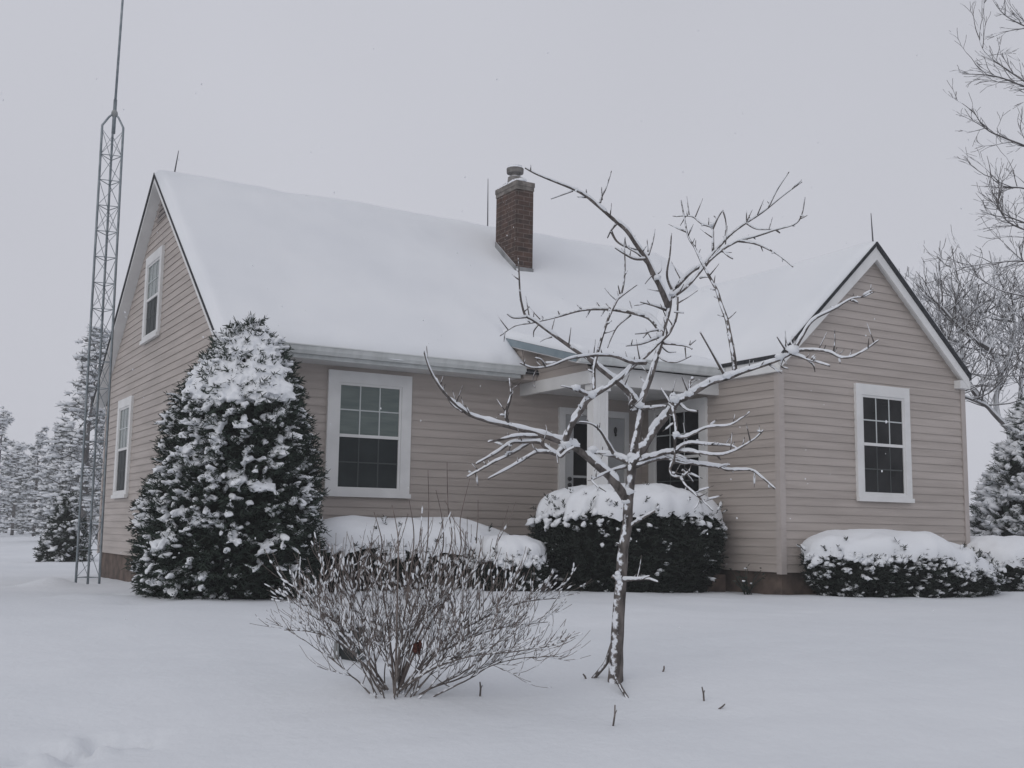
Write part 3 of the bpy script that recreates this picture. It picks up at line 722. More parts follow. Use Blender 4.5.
# ------------------------------------------------------------------ clipped hedges with snow caps
def hedge(name, label, c, hx, hy, H, seed, cap, n=2600, rot=0, group='clipped evergreen hedges along the house', base_in=.85, edge_lo=.74, bits=.14, fr=1.0, lean=0):
    """c: ground centre; hx, hy half sizes; H height of the foliage; cap: snow thickness"""
    rnd = random.Random(seed); c = V(c)
    t = thing(name, label, 'hedge', c, group)
    rm = Matrix.Rotation(rot, 3, 'Z')
    def shell(a, h, k=1.0):
        e = 2.3
        ca, sa = math.cos(a), math.sin(a)
        r = (abs(ca) ** e + abs(sa) ** e) ** (-1 / e)
        w = base_in + (1 - base_in) * sstep(0, .45, h)
        top = (1 - max(0, (h - .55) / .45) ** 2.4) ** .5 if h > .55 else 1
        w *= .25 + .75 * top if h > .55 else 1
        l = 1 + .09 * noise.noise(V((ca * 2.2 + seed, sa * 2.2, h * 3))) 
        return c + rm @ V((ca * r * hx * w * k * l, sa * r * hy * w * k * l, h * H * (1 - lean * sstep(-.2, 1.0, ca * r * w)) * (1 + .03 * noise.noise(V((ca * 2, sa * 2, seed))))))
    core = MB(); nr, ns = 14, 36
    vs = [shell(2 * math.pi * k / ns, j / nr, .90) for j in range(nr + 1) for k in range(ns)]
    fs = [(j * ns + k, j * ns + (k + 1) % ns, (j + 1) * ns + (k + 1) % ns, (j + 1) * ns + k) for j in range(nr) for k in range(ns)]
    core.add(vs, fs)
    gm, sm = MB(), MB()
    for i in range(n):
        a = rnd.uniform(0, 2 * math.pi); h = rnd.uniform(.0, .97)
        p = shell(a, h, rnd.uniform(.88, 1.0))
        o = rm @ V((math.cos(a) / hx, math.sin(a) / hy, 0)); o.normalize()
        d = o + V((rnd.uniform(-.6, .6), rnd.uniform(-.6, .6), rnd.uniform(-.1, .9)))
        L = rnd.uniform(.09, .16)
        spray(gm, sm, p - d.normalized() * L * .5, d, L, rnd, rnd.random() < bits * (.25 + 1.5 * max(0, noise.noise(V((a * 2.3, h * 5, seed)))) + .9 * sstep(.45, .8, h)), .0045, 7, .021, .5)
    for i in range(int(n * .012)):                # tips poking out through the snow
        a = rnd.uniform(0, 2 * math.pi); h = edge_lo + rnd.random() ** 2 * (.97 - edge_lo)
        p = shell(a, h, 1.03); o = p - c; o.z = 0
        if o.length > 1e-4: o.normalize()
        d = o * rnd.uniform(.2, 1) + V((rnd.uniform(-.4, .4), rnd.uniform(-.4, .4), rnd.uniform(.5, 1.2)))
        spray(gm, sm, p + V((0, 0, cap * .35)), d, rnd.uniform(.08, .16), rnd, rnd.random() < .5, .0045, 6, .018, .4)
    fol = MB(); no = len(core.v); fol.v = core.v + gm.v; fol.f = list(core.f) + [tuple(i + no for i in q) for q in gm.f]
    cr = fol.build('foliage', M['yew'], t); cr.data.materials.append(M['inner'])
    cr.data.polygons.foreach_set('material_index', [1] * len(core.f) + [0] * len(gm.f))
    # snow cap: a smooth lumpy dome with an uneven, dripping edge
    sc = MB(); N = 110; RR = 18
    vs = []
    def edge_h(a): return edge_lo + \
        .07 * noise.noise(V((math.cos(a) * 3 + seed, math.sin(a) * 3, 2))) + .10 * noise.noise(V((math.cos(a) * 9, math.sin(a) * 9, seed))) + .05 * noise.noise(V((math.cos(a) * 23, math.sin(a) * 23, seed)))
    for j in range(RR + 1):
        q = j / RR
        for k in range(N):
            a = 2 * math.pi * k / N
            he = edge_h(a)
            h = he + (1 - he) * (1 - (1 - q) ** 1.0)
            p = shell(a, min(1, h), 1.02)
            s2 = math.sin(min(1, q * 3.2) * math.pi / 2)
            out_ = (p - c); out_.z = 0
            if out_.length > 1e-4: out_.normalize()
            th = cap * s2 * (1 + .45 * fbm(p.x * 2.2, p.y * 2.2, seed, 4))
            p = p + V((0, 0, 1)) * th * (.35 + .65 * sstep(0, .5, q)) + out_ * th * .26 * (1 - sstep(.15, .8, q))
            vs.append(p)
    top = sum((V(vs[RR * N + k]) for k in range(N)), V((0, 0, 0))) / N
    sc.add(vs + [top], [(j * N + k, j * N + (k + 1) % N, (j + 1) * N + (k + 1) % N, (j + 1) * N + k) for j in range(RR) for k in range(N)] + [(RR * N + k, RR * N + (k + 1) % N, (RR + 1) * N) for k in range(N)])
    for k in range(int(150 * fr)):             # clumps sagging off the lip
        a = rnd.uniform(0, 2 * math.pi)
        if noise.noise(V((math.cos(a) * 2.3, math.sin(a) * 2.3, seed + .5))) < rnd.uniform(-.35, .1): continue
        he = edge_h(a) - abs(rnd.gauss(0, .09)) + .03
        p = shell(a, he, 1.02); o = (p - c); o.z = 0; o.normalize()
        r = rnd.uniform(.022, .055)
        rot = o.to_track_quat('X', 'Z').to_matrix() @ Matrix.Rotation(R(rnd.uniform(20, 60)), 3, 'Y') @ Matrix.Rotation(rnd.uniform(-.6, .6), 3, 'X')
        sc.blob(p, (r * rnd.uniform(1.0, 1.7), r, r * .7), .8, rnd.random() * 90, 8, 6, rot)
    sc.build('snow_cap', M['snow'], t, True)
    sm.build('snow', M['snow'], t, True)
    return t
def hc(u, v, s): p = P(u, v, s); p.z = gz(p.x, p.y) - .03; return p
hedge('hedge', 'large rounded evergreen hedge with deep snow cap in front of the porch', hc(631, 590, 13.25), 1.26, .68, 1.14, 41, .15, 3800, base_in=.78, edge_lo=.79, bits=.08)
hedge('hedge', 'low flat hedge under the front window with a long even bank of snow', V((1.95, -.70, gz(1.95, -.7) - .03)), 1.45, .52, .72, 42, .11, 2200, edge_lo=.62)
hedge('hedge', 'small low hedge with its own round snow cap beside the large porch hedge', hc(508, 584, 12.6), .42, .40, .52, 45, .12, 1100, edge_lo=.74)
hedge('hedge', 'wide low hedge under the wing window with rounded snow cap', hc(904, 600, 13.2), 1.36, .55, .66, 43, .12, 3200, rot=R(-6), edge_lo=.72, bits=.4, lean=.42)
hedge('hedge', 'partly hidden snow heaped hedge at the right edge past the corner of the wing', hc(1006, 585, 14.8), .72, .55, .58, 44, .14, 1500, edge_lo=.6, bits=.8)

# ------------------------------------------------------------------ foreground fruit tree
DT = 6.56
PXM = DT / F
def smooth(pts, rad, k=4):
    out_, ro = [], []
    n = len(pts)
    for i in range(n - 1):
        p0, p1, p2, p3 = pts[max(0, i - 1)], pts[i], pts[i + 1], pts[min(n - 1, i + 2)]
        for j in range(k):
            t = j / k
            q = .5 * ((2 * p1) + (p2 - p0) * t + (2 * p0 - 5 * p1 + 4 * p2 - p3) * t * t + (3 * p1 - p0 - 3 * p2 + p3) * t ** 3)
            out_.append(q); ro.append(rad[i] + (rad[i + 1] - rad[i]) * t)
    out_.append(pts[-1]); ro.append(rad[-1]); return out_, ro
def lay_snow(sm, pts, rad, rnd, amt=1.0, minr=.0035, gap=.12):
    run, rr = [], []
    def flush():
        if len(run) > 2:
            rr[0] *= .35; rr[-1] *= .35; sm.tube(run, rr, 7)
        run.clear(); rr.clear()
    sd_ = rnd.uniform(0, 90)
    for i, p in enumerate(pts):
        t = (pts[min(i + 1, len(pts) - 1)] - pts[max(0, i - 1)])
        if t.length < 1e-6: continue
        t.normalize(); hz = math.sqrt(max(0, 1 - t.z * t.z))
        nz = noise.noise(V((sd_ + i * .35, sd_, 0)))
        if hz < .38 or nz < -1 + gap * 2 + (.25 if hz < .6 else 0) - .45 + .0: flush(); continue
        if nz < -.30 + (.55 - hz) * .7 and rnd.random() < .9: flush(); continue
        r = max(minr, rad[i] * .95 * min(1, hz * 1.15)) * amt * (1 + .45 * nz + .3 * noise.noise(V((sd_, i * 1.1, 4))))
        nrm = (V((0, 0, 1)) - t * t.z).normalized()
        wd = (V((-.5, -.35, .8)) - t * V((-.5, -.35, .8)).dot(t)).normalized()
        o = (nrm * .7 + wd * .5).normalized() * (rad[i] * .62 + r * .25)
        run.append(p + o); rr.append(r)
    flush()
tree_paths = []   # (pixel pts, r0 px, r1 px, depth drift)
T = lambda pts, r0, r1, dd=0., par=True, mid=None: tree_paths.append((pts, r0, r1, dd, par, mid))
# trunk
T([(615, 690), (615.5, 675), (617, 640), (619, 605), (621, 580), (623, 550), (627, 525), (628, 507), (630, 485), (632, 464)], 7.6, 5.6, .0, False)
# big left limb
T([(626, 500), (623, 494), (611, 478), (598, 466), (586, 456), (572, 446), (554, 439), (539, 434), (512, 427), (488, 421), (470, 415), (462, 409), (451, 400), (439, 386), (429.5, 369), (423.7, 351)], 6.2, 1.0, -.55)
T([(463, 412), (452, 404), (447, 396), (440, 386), (436, 378)], 1.8, .9, .1)
T([(508.6, 425), (505.7, 414), (508.6, 404), (511, 393), (509.6, 378)], 2.6, 1.6, .05)
T([(539, 437), (519, 436), (504, 439), (488, 442)], 2.6, 1.6, -.2)
T([(566, 445), (556, 454), (545, 447), (539, 442), (522, 442), (511, 443), (496, 453), (476, 464)], 3.2, 1.6, -.25)
T([(530, 442), (513, 453), (496, 461), (482, 469), (467, 477)], 2.0, 1.3, .15)
T([(554, 453), (540, 452), (533, 454), (513, 466), (488, 479)], 2.4, 1.4, -.3)
T([(556, 452), (561, 457), (567, 451), (575, 447)], 2.2, 1.2, -.05)
T([(557, 454), (558, 464)], 1.4, .8, 0)
# riser from the left limb crossing to the centre
T([(564, 447), (566, 439), (572, 424), (580, 412), (588, 400), (601, 391), (609, 386), (620, 378), (631, 368), (646, 356), (659, 343), (668, 335), (673, 326), (677, 315), (678, 297)], 4.6, 1.2, -.35)
T([(592, 397), (580, 391), (576, 386)], 2.6, 1.8, -.05); T([(577, 391), (570, 388), (561, 386)], 1.1, .6, -.05)
# node at the top of the trunk
T([(631, 466), (632.7, 452), (636.6, 434), (639, 421), (640.5, 411), (641, 404)], 5.4, 4.8, .15)
T([(632, 464), (639, 456), (648, 440), (658, 426), (670, 412), (678, 401), (687, 397), (696, 391), (710, 383), (727, 378), (745, 371), (764, 365), (780, 359), (792, 353), (804, 350), (827, 351.5), (839, 357), (851, 357), (865, 350), (879, 340)], 5.8, 1.0, -.5)
T([(793, 352), (802, 336), (813, 320), (834, 309), (851, 299), (863, 297), (874, 292)], 2.8, .8, .2); T([(851, 300), (858, 303)], 1.6, .9, 0)
T([(788, 353), (782, 345), (777, 337)], 1.4, .8, -.05); T([(790, 352), (786, 342), (785, 331)], 1.4, .8, .05); T([(795, 350), (791, 342), (792, 336)], 1.3, .7, .1)
T([(792, 354), (804, 358), (813, 361), (830, 366)], 2.2, 1.2, -.1); T([(783, 358), (781, 366), (788, 369)], 1.6, .9, 0); T([(806, 359), (813, 365), (815, 372)], 1.3, .7, 0)
T([(833.5, 352), (835, 340), (834.5, 330)], 1.2, .7, 0)
T([(735, 376), (733.7, 358), (730, 337), (726.7, 320), (721, 304), (716.6, 290), (709, 276), (702, 263), (695, 248), (688, 236), (684, 216), (681, 200)], 3.6, .9, .25)
T([(725.5, 377), (717, 362), (708, 346), (700, 332)], 1.8, .9, -.1)
T([(690.4, 394), (689.7, 382), (694, 378)], 2.4, 1.7, 0); T([(689, 394), (685, 385), (682, 377)], 1.2, .7, -.1)
T([(676, 402), (671, 396), (673, 409), (675.7, 425), (677, 436), (685, 437), (695, 433), (709, 427), (730, 425), (742, 418), (750, 412)], 3.2, .8, -.25)
T([(675, 437), (674.7, 454), (673.7, 464)], 2.0, 1.2, 0); T([(674, 460), (670, 468), (672, 475), (681, 477.5), (687, 473), (690, 471)], 2.0, 1.1, -.1)
T([(680, 477), (689, 489), (701, 499), (713, 511)], 1.8, .8, -.1); T([(682, 470), (688, 476), (693, 482)], 1.3, .8, .1); T([(674, 462), (684, 464), (693, 463)], 1.4, .8, .15)
T([(700, 499), (697, 506), (694, 509)], 1, .6, 0)
T([(680, 404), (687, 410), (697, 412)], 1.6, 1.2, -.1); T([(670, 402), (664, 393), (661, 388)], 1.4, .8, .1); T([(668, 404), (674, 408)], 1.4, 1, 0)
T([(640.5, 409), (652, 408), (666, 406)], 2.8, 1.6, -.25); T([(637, 410), (631, 411), (630, 404), (633, 400)], 2., 1.1, -.1)
# right hand horizontals
T([(636, 462), (646, 458), (658, 455), (668, 452), (685, 451), (701, 453), (720, 455), (736, 450), (742, 447), (756, 438), (763.6, 430)], 3.4, .8, -.6)
T([(676, 450), (682, 446), (689, 443), (705, 444), (720, 445), (732, 446), (738, 450)], 2.0, 1.2, -.15); T([(716, 454), (721, 460)], 1.6, .9, 0)
T([(633, 467), (646, 462), (662, 458), (678, 460), (697, 464), (720, 467), (728, 470), (750, 470), (760, 476), (775, 489)], 3.6, 1.2, -.15); T([(718, 468), (724, 465), (730, 465)], 1.4, .8, 0)
# left of the node
T([(630, 462), (615, 456), (605, 454), (597, 453), (588, 452)], 4.0, 2.2, .35)
T([(615, 456), (607, 442), (601, 432), (595, 426), (588, 423), (579, 422)], 2.8, .9, -.1); T([(598, 430), (597, 424)], 1.2, .7, 0)
T([(626, 467), (611, 471), (596, 478), (592, 481), (599, 488)], 2.2, 1., -.3)
# centre limb up
T([(641, 405), (643, 396), (649.6, 379), (655, 361), (660.5, 343), (662, 332), (665, 323), (668.7, 310), (670.5, 297), (673, 291)], 4.8, 3.8, .35)
# long limb to the upper left
T([(640, 408), (634, 400), (626, 390), (613, 379), (598, 367), (593, 361), (578, 352), (562, 341), (544, 328), (533, 320), (525.5, 315.6), (522, 305), (520, 292), (519, 272), (518.5, 258)], 4.4, .9, -.3)
T([(594, 390), (594, 369), (596.7, 356), (602, 337.5), (609, 317), (616.7, 301), (622, 292), (625, 270), (624, 239)], 2.6, .9, .15)
T([(619, 298), (627, 292), (637, 285)], 1.4, .7, -.1); T([(617, 300), (611, 295), (605, 288)], 1.4, .8, .1); T([(620, 294), (618, 285)], 1.1, .6, 0)
T([(646, 363), (631, 362), (618, 357), (606, 355), (587, 356), (569, 359), (551, 366), (533, 368), (520, 363)], 2.6, 1.0, -.35)
T([(537, 368), (533, 379), (535, 388)], 1.1, .6, 0); T([(545, 366), (541, 360), (535, 358)], 1.2, .7, -.1)
T([(527, 317), (513.7, 318), (507, 314)], 1.5, .7, -.1); T([(538, 325), (534, 331), (533.5, 337)], 1.2, .6, 0); T([(552, 337), (545, 339), (540, 342)], 1.0, .6, 0)
# arc left
T([(662, 333), (651, 319), (639, 314), (624, 311), (609, 309), (591, 309), (577, 311), (560, 316), (544, 320), (531, 323), (515, 326), (500, 336)], 4.0, .9, .4)
T([(631, 315), (618, 326), (611, 339), (607.6, 348)], 1.4, .7, .1)
T([(543, 320), (542, 316)], 1.3, .8, 0); T([(560, 316), (558, 311)], 1.2, .7, 0)
# arc to the chimney
T([(668, 308), (666, 301), (659, 285), (653, 274), (646, 259), (635, 243), (626, 230), (613, 219), (598, 206), (586, 196), (573, 189), (553, 181), (536, 174), (525, 168)], 4.6, 1.1, -.45)
T([(573, 191), (562, 195), (551, 199)], 1.0, .7, -.05); T([(600, 203), (602, 196), (606, 188), (611.5, 171)], 1.5, .7, .1); T([(602, 200), (601.5, 187)], 1.1, .7, 0); T([(587, 197), (586, 189)], 1.1, .7, 0)
T([(616.6, 224), (611, 231), (607.5, 238)], 1.5, .8, .1); T([(611, 231), (616.6, 241), (626, 247), (638, 250)], 1.8, .9, .05)
T([(646, 259), (635, 259), (626, 255), (615, 248)], 2.0, .9, -.15); T([(649, 266), (638, 254), (627, 247), (625, 237)], 1.4, .7, -.1)
T([(648.5, 255), (653, 241), (655, 229)], 1.4, .7, .1); T([(648, 252), (647, 239)], 1.0, .6, 0); T([(653, 274), (647, 281), (645, 284)], 1.3, .8, 0); T([(655, 276), (661, 270), (661, 260)], 1.3, .7, .1)
# double limb to the upper right
T([(672, 293), (676.5, 287), (691, 272), (704, 264), (718, 248), (731, 234), (746, 223), (757, 216), (768, 208), (784, 195), (802, 182)], 3.2, .8, .3)
T([(672, 297), (686, 287), (698, 274), (707, 263), (722, 250), (738, 241), (757, 236), (775, 230), (795, 224), (802, 214), (805, 197)], 3.0, .8, -.3)
T([(746, 223), (757, 229), (775, 229)], 1.5, .9, -.1); T([(768, 208), (777, 190), (789, 172)], 1.5, .8, .1)
T([(738, 241), (753, 243), (766, 248), (780, 256), (793, 267)], 1.8, .9, -.2); T([(722, 250), (728, 256), (733, 259)], 1.5, .9, 0); T([(776, 230), (780, 233)], 1.4, 1, 0)
T([(713, 252), (713, 238), (712, 228), (702, 224), (693, 217), (684, 216), (676, 216.5)], 1.9, .8, .1); T([(713, 229), (718, 218), (723, 210)], 1.4, .8, -.1); T([(723, 211), (726, 223), (725, 236)], 1.1, .7, 0); T([(712, 226), (717, 220), (714, 216)], 1.2, .8, .1)
T([(746.5, 222), (746.5, 211)], 1.1, .7, 0); T([(800, 216), (804, 216)], 1, .6, 0)
T([(673, 292), (667, 276), (670, 254), (671.5, 233)], 2.0, .9, -.1); T([(676, 294), (677.5, 310), (676, 322)], 1.3, .8, -.1)
T([(706, 266), (712, 258), (720, 248)], 1.2, .7, .1); T([(700, 278), (707, 277), (712, 280)], 1.3, .8, -.1)
# short ones round the centre
T([(664, 343), (681, 345), (689, 347), (692, 349)], 2.2, 1.2, -.2); T([(688, 347), (692, 343), (696, 340)], 1.2, .7, 0)
T([(658.6, 356), (666, 361), (677, 362), (691, 356)], 1.7, .8, -.15); T([(685, 347), (686, 358)], .9, .6, 0)
T([(659, 337), (652, 340), (641, 344), (626, 346)], 2.2, .9, -.2); T([(659, 330), (652, 331), (645, 333), (635, 334)], 1.4, .7, -.25); T([(648, 332), (643, 338)], 1.2, .7, 0)
T([(666, 310), (655, 306), (640, 302)], 2.2, .8, -.15); T([(650, 305), (647, 300)], 1.1, .6, 0)
T([(674, 312), (684, 313)], 1.0, .6, 0); T([(660, 345), (668, 352), (676, 352)], 1.1, .6, .1)
# trunk side shoots and root suckers
T([(629, 527), (643, 518), (655, 511)], 2.4, 1.4, -.15); T([(619, 580), (634, 579.5), (648, 579), (658, 582)], 2.8, 1.2, -.2); T([(642, 579), (650, 576)], 1.6, .9, -.05); T([(637.5, 578), (640, 566), (641.5, 555)], 1.0, .6, 0)
T([(618, 580), (612, 576)], 2.4, 1.6, 0); T([(622, 546), (616, 543)], 1.4, .8, 0)
tb = gp(615, 681)
tree = thing('fruit_tree', 'small bare pruned fruit tree with snow lined crooked branches on the front lawn', 'tree', tb)
rnd = random.Random(5)
DT = depth(tb.x, tb.y) * 1.0
DT = (tb - CP).dot(fwd); PXM = DT / F
wood, tsn = MB(), MB(); laid = []    # all dense points (u, v, s)
def near_depth(u, v):
    b = min(laid, key=lambda q: (q[0] - u) ** 2 + (q[1] - v) ** 2); return b[2]
def jit(i, sd): return .04 * noise.noise(V((i * .6, sd, 1.3)))
for n_, (pts, r0, r1, dd, par, mid) in enumerate(tree_paths):
    s0 = near_depth(*pts[0]) if par else DT
    n = len(pts); L = [0]
    for a, b in zip(pts, pts[1:]): L.append(L[-1] + math.hypot(b[0] - a[0], b[1] - a[1]))
    p3, rd, base_s = [], [], []
    for (u, v), l in zip(pts, L):
        t = l / L[-1]; s_ = s0 + dd * t + (jit(l * .03, n_) if par and t > 0 else 0)
        p3.append(P(u, v, s_)); rd.append((r0 + (r1 * .8 - r0) * t ** .8) * PXM); base_s.append(s_)
    dp, dr_ = smooth(p3, rd, 5)
    if n_ == 0: dr_ = [r * (1 + .35 * max(0, 1 - i / 9) ** 2) for i, r in enumerate(dr_)]
    dr_ = [r * (1 + .10 * noise.noise(V((i * .5, n_ * 3.1, 0)))) for i, r in enumerate(dr_)]
    if n_ > 0: dr_ = [r * (.78 if r0 > 2 else .85) for r in dr_]
    wood.tube(dp, dr_, 9 if r0 > 3 else 6)
    for q in dp:
        c = q - CP; z = c.dot(fwd); laid.append((512 + F * c.dot(RT) / z, 384 - F * c.dot(UP) / z, z))
    lay_snow(tsn, dp, dr_, rnd, 1.12 if r0 > 2 else 1.05, .0036)
    # spur twigs
    if r0 > 1.7 and n_ > 0:
        for i in range(3, len(dp) - 2):
            if rnd.random() < .30:
                tdir = (dp[i + 1] - dp[i - 1]).normalized()
                sdv = V((rnd.uniform(-1, 1), rnd.uniform(-1, 1), rnd.uniform(-.5, 1.1))); sdv = (sdv - tdir * sdv.dot(tdir)).normalized()
                d = (tdir * rnd.uniform(.1, .8) + sdv).normalized(); l = rnd.uniform(.02, .05) if rnd.random() < .7 else rnd.uniform(.06, .13)
                q = [dp[i], dp[i] + d * l * .5 + V((0, 0, .004)), dp[i] + d * l + V((0, 0, .012))]
                wood.tube(q, [.0042, .0032, .0018], 5)
                if rnd.random() < .6 and d.z < .5: tsn.blob(q[1] + V((0, 0, .005)), (l * .35, .006, .006), .4, i, 6, 5, V((1, 0, 0)).rotation_difference(d).to_matrix())
wood.build('trunk', M['bark'], tree, True)
# crotch snow
for u, v, r in [(632, 458, .026), (628, 493, .03), (626, 503, .022), (566, 446, .03), (640, 407, .026), (675, 401, .026), (690, 395, .022), (793, 351, .03), (780, 358, .022), (727, 377, .022), (592, 396, .024), (659, 336, .018), (672, 295, .018), (619, 579, .022), (657, 279, .022), (712, 226, .016), (593, 452, .03), (576, 389, .022), (618, 575, .018), (639, 520, .014), (676, 436, .02)]:
    s_ = near_depth(u, v); rad = PXM * 4
    tsn.blob(P(u, v, s_ - .02) + V((0, 0, .01)), (r * 1.25, r, r * .8), .6, u, 8, 6)
tsn.build('snow', M['snow'], tree, True)
for pts, r0, r1 in [([(614, 640), (610, 652), (606, 663), (599, 672), (593, 679)], 2.6, 2.2), ([(614, 672), (619, 684), (628, 699)], 2.0, 1.5)]:
    mb = MB(); g2 = gp(*pts[-1]); sg = (g2 - CP).dot(fwd)
    q = [P(u, v, DT + (sg - DT) * i / (len(pts) - 1) - .0) for i, (u, v) in enumerate(pts)]
    q.append(q[-1] + (q[-1] - q[-2]).normalized() * .06)
    dp, dr_ = smooth(q, [(r0 + (r1 - r0) * i / (len(q) - 1)) * PXM for i in range(len(q))], 4); mb.tube(dp, dr_, 7); mb.build('sucker', M['bark'], tree, True)

# ------------------------------------------------------------------ bare shrub in the foreground
bb = gp(395, 696); bs_ = (bb - CP).dot(fwd); BM = bs_ / F
shrub = thing('bare_shrub', 'bare many stemmed shrub furred with snow in the foreground lawn', 'shrub', bb)
rnd = random.Random(9)
st, stt, ssn = MB(), MB(), MB()
def grow(p, d, L, r, lev, bendup, droop=0, rm=None):
    n = max(4, int(L / .035)); pts = [p]; rd = [r]; dirn = d.normalized()
    for i in range(n):
        t = (i + 1) / n
        dirn = (dirn + V((rnd.gauss(0, .09), rnd.gauss(0, .09), rnd.gauss(0, .07) + bendup / n - droop / n * 2)) ).normalized()
        pts.append(pts[-1] + dirn * L / n); rd.append(max(.0013, r * (1 - .72 * t)))
    (st if lev < 2 else stt).tube(pts, rd, 6 if lev == 0 else 4)
    return pts, rd
def flock(pts, rd, k):
    for i in range(1, len(pts)):
        if rnd.random() < k * (1.25 - .75 * i / len(pts)) * (1 if pts[i].z < bb.z + .72 else .35):
            t = (pts[i] - pts[i - 1]); hz = 1 - abs(t.normalized().z) * .55
            r = rnd.uniform(.0022, .0048) * (1 + rd[i] * 30)
            rot = V((1, 0, 0)).rotation_difference(t.normalized()).to_matrix()
            ssn.blob(pts[i] + V((-.3 * r, -.2 * r, rd[i] * .6 + r * .35)), (t.length * rnd.uniform(.3, .62), r * 1.15, r), .8, rnd.random() * 50, 6, 5, rot)
stems = []
# (azimuth from camera right, lean, length)
specs = []
for i in range(12):
    a = 2 * math.pi * i / 12 + rnd.uniform(-.2, .2)
    specs.append((a, rnd.uniform(.15, .72), rnd.uniform(.78, 1.08), .25))
for a, ln, L_ in [(R(5), 1.0, 1.0), (R(-15), .9, .95), (R(20), .95, 1.0), (R(12), .8, 1.0), (R(-6), .72, 1.0), (R(180), .85, .66), (R(190), .5, .75), (R(0), .75, .95), (R(90), .3, 1.0), (R(270), .2, 1.05), (R(10), .45, 1.1), (R(0), .25, 1.1), (R(200), .3, 1.0), (R(-30), .6, .95), (R(30), .6, .95)]: specs.append((a, ln, L_, .2))
for a, lean, L_, up_ in specs:
    hd = rt0 * math.cos(a) + fw0 * math.sin(a)
    p0 = bb + hd * rnd.uniform(.02, .10) + V((0, 0, -.05))
    d = hd * math.sin(lean) + V((0, 0, 1)) * math.cos(lean)
    far_ = lean > 1.2
    L_ *= .83
    p, r = grow(p0, d, L_, rnd.uniform(.0036, .0060), 0, .22 if lean < .8 else -.02, .08)
    flock(p, r, .34)
    nb_ = 10
    for k in range(nb_):
        i = int(len(p) * (.28 + .68 * k / nb_)); i = min(i, len(p) - 2)
        t = (p[i + 1] - p[i]).normalized()
        d2 = (t * .8 + V((rnd.uniform(-1, 1), rnd.uniform(-1, 1), rnd.uniform(-.3, .7)))).normalized()
        q, rq = grow(p[i], d2, rnd.uniform(.16, .33) * (1.1 - .4 * k / nb_), r[i] * .6, 1, .6 if lean < .75 else .15)
        flock(q, rq, .36)
        for m_ in range(4):
            j = rnd.randint(1, len(q) - 2); t2 = (q[j + 1] - q[j]).normalized()
            d3 = (t2 * .9 + V((rnd.uniform(-.7, .7), rnd.uniform(-.7, .7), rnd.uniform(-.1, .8)))).normalized()
            q3, r3 = grow(q[j], d3, rnd.uniform(.09, .24), .0021, 2, .75); flock(q3, r3, .26)
for px_, dd in [([(398, 692), (425, 673), (450, 662), (478, 655), (512, 652), (556, 645)], -.25), ([(400, 690), (430, 660), (465, 640), (505, 627), (548, 622)], .2), ([(402, 688), (440, 645), (480, 620), (520, 603), (560, 598)], .35), ([(385, 690), (362, 662), (340, 643), (312, 632), (284, 630)], -.2), ([(388, 690), (360, 650), (335, 622), (310, 607), (292, 603)], .2)]:
    n = len(px_); p, r = smooth([P(u, v, bs_ + dd * i / (n - 1)) for i, (u, v) in enumerate(px_)], [.007 - .0052 * i / (n - 1) for i in range(n)], 6)
    st.tube(p, r, 6); flock(p, r, .5)
    for k in range(26):
        i = rnd.randint(len(p) // 3, len(p) - 2); t = (p[i + 1] - p[i]).normalized()
        d2 = (t * 1.0 + V((rnd.uniform(-.6, .6), rnd.uniform(-.6, .6), rnd.uniform(-.15, .8)))).normalized()
        q, rq = grow(p[i], d2, rnd.uniform(.10, .26), r[i] * .6, 1, .25); flock(q, rq, .5)
        if rnd.random() < .7:
            q3, r3 = grow(q[len(q) // 2], (d2 + V((rnd.uniform(-.6, .6), rnd.uniform(-.6, .6), .3))).normalized(), .10, .0026, 2, .3); flock(q3, r3, .4)
for u0, v0, u1, v1 in [(425, 560, 428, 470), (440, 560, 436, 490), (458, 560, 470, 478), (450, 550, 447, 462), (412, 560, 409, 500), (470, 560, 478, 500), (398, 565, 392, 505), (380, 570, 374, 512)]:
    a = P(u0, v0, bs_ + rnd.uniform(-.2, .25)); b = P(u1, v1, bs_ + rnd.uniform(-.2, .25)); mid = a.lerp(b, .5) + V((rnd.uniform(-.03, .03), 0, 0))
    a2 = bb.lerp(a, .35) + V((0, 0, .05))
    dp, dr_ = smooth([bb + V((0, 0, -.03)), a2, a, mid, b], [.007, .006, .004, .003, .0017], 6); stt.tube(dp, dr_, 5); flock(dp[:18], dr_[:18], .3)
st.build('stems', M['twig'], shrub, True); stt.build('twigs', M['reddish_twig'], shrub, True); ssn.build('snow', M['snow'], shrub, True)
rl = MB(); q = P(417, 647, bs_ + .05)
for k in range(6): rl.blob(q + V((rnd.uniform(-.022, .022), rnd.uniform(-.02, .02), rnd.uniform(-.03, .03))), (.015, .011, .018), .9, k, 7, 6)
rl.build('dead_leaves', M['rust_leaf'], shrub, True, label='small rust red clump of dead leaves low in the stems')
# dark box behind it
kb = gp(348, 661); bx_ = thing('ground_box', 'small dark box with grey post half buried in snow behind the bare shrub', 'utility box', kb)
zr = Matrix.Rotation(-PSI, 3, 'Z')
def lbox(mb, a, b):
    m2 = MB(); m2.box(a, b); mb.add([kb + zr @ V(p) for p in m2.v], m2.f)
sb_ = (kb - CP).dot(fwd) / F
mb = MB(); lbox(mb, (-9 * sb_, 0, -.1), (14 * sb_, .16, 33 * sb_)); mb.build('body', M['box'], bx_)
mb = MB(); lbox(mb, (-14 * sb_, -.02, -.1), (-9.2 * sb_, .03, 30 * sb_)); mb.build('post', M['post_grey'], bx_)
mb = MB(); mb.blob(kb + zr @ V((0, .08, 35 * sb_)), (.10, .11, .045), .3, 3); mb.build('snow_cap', M['snow'], bx_, True)

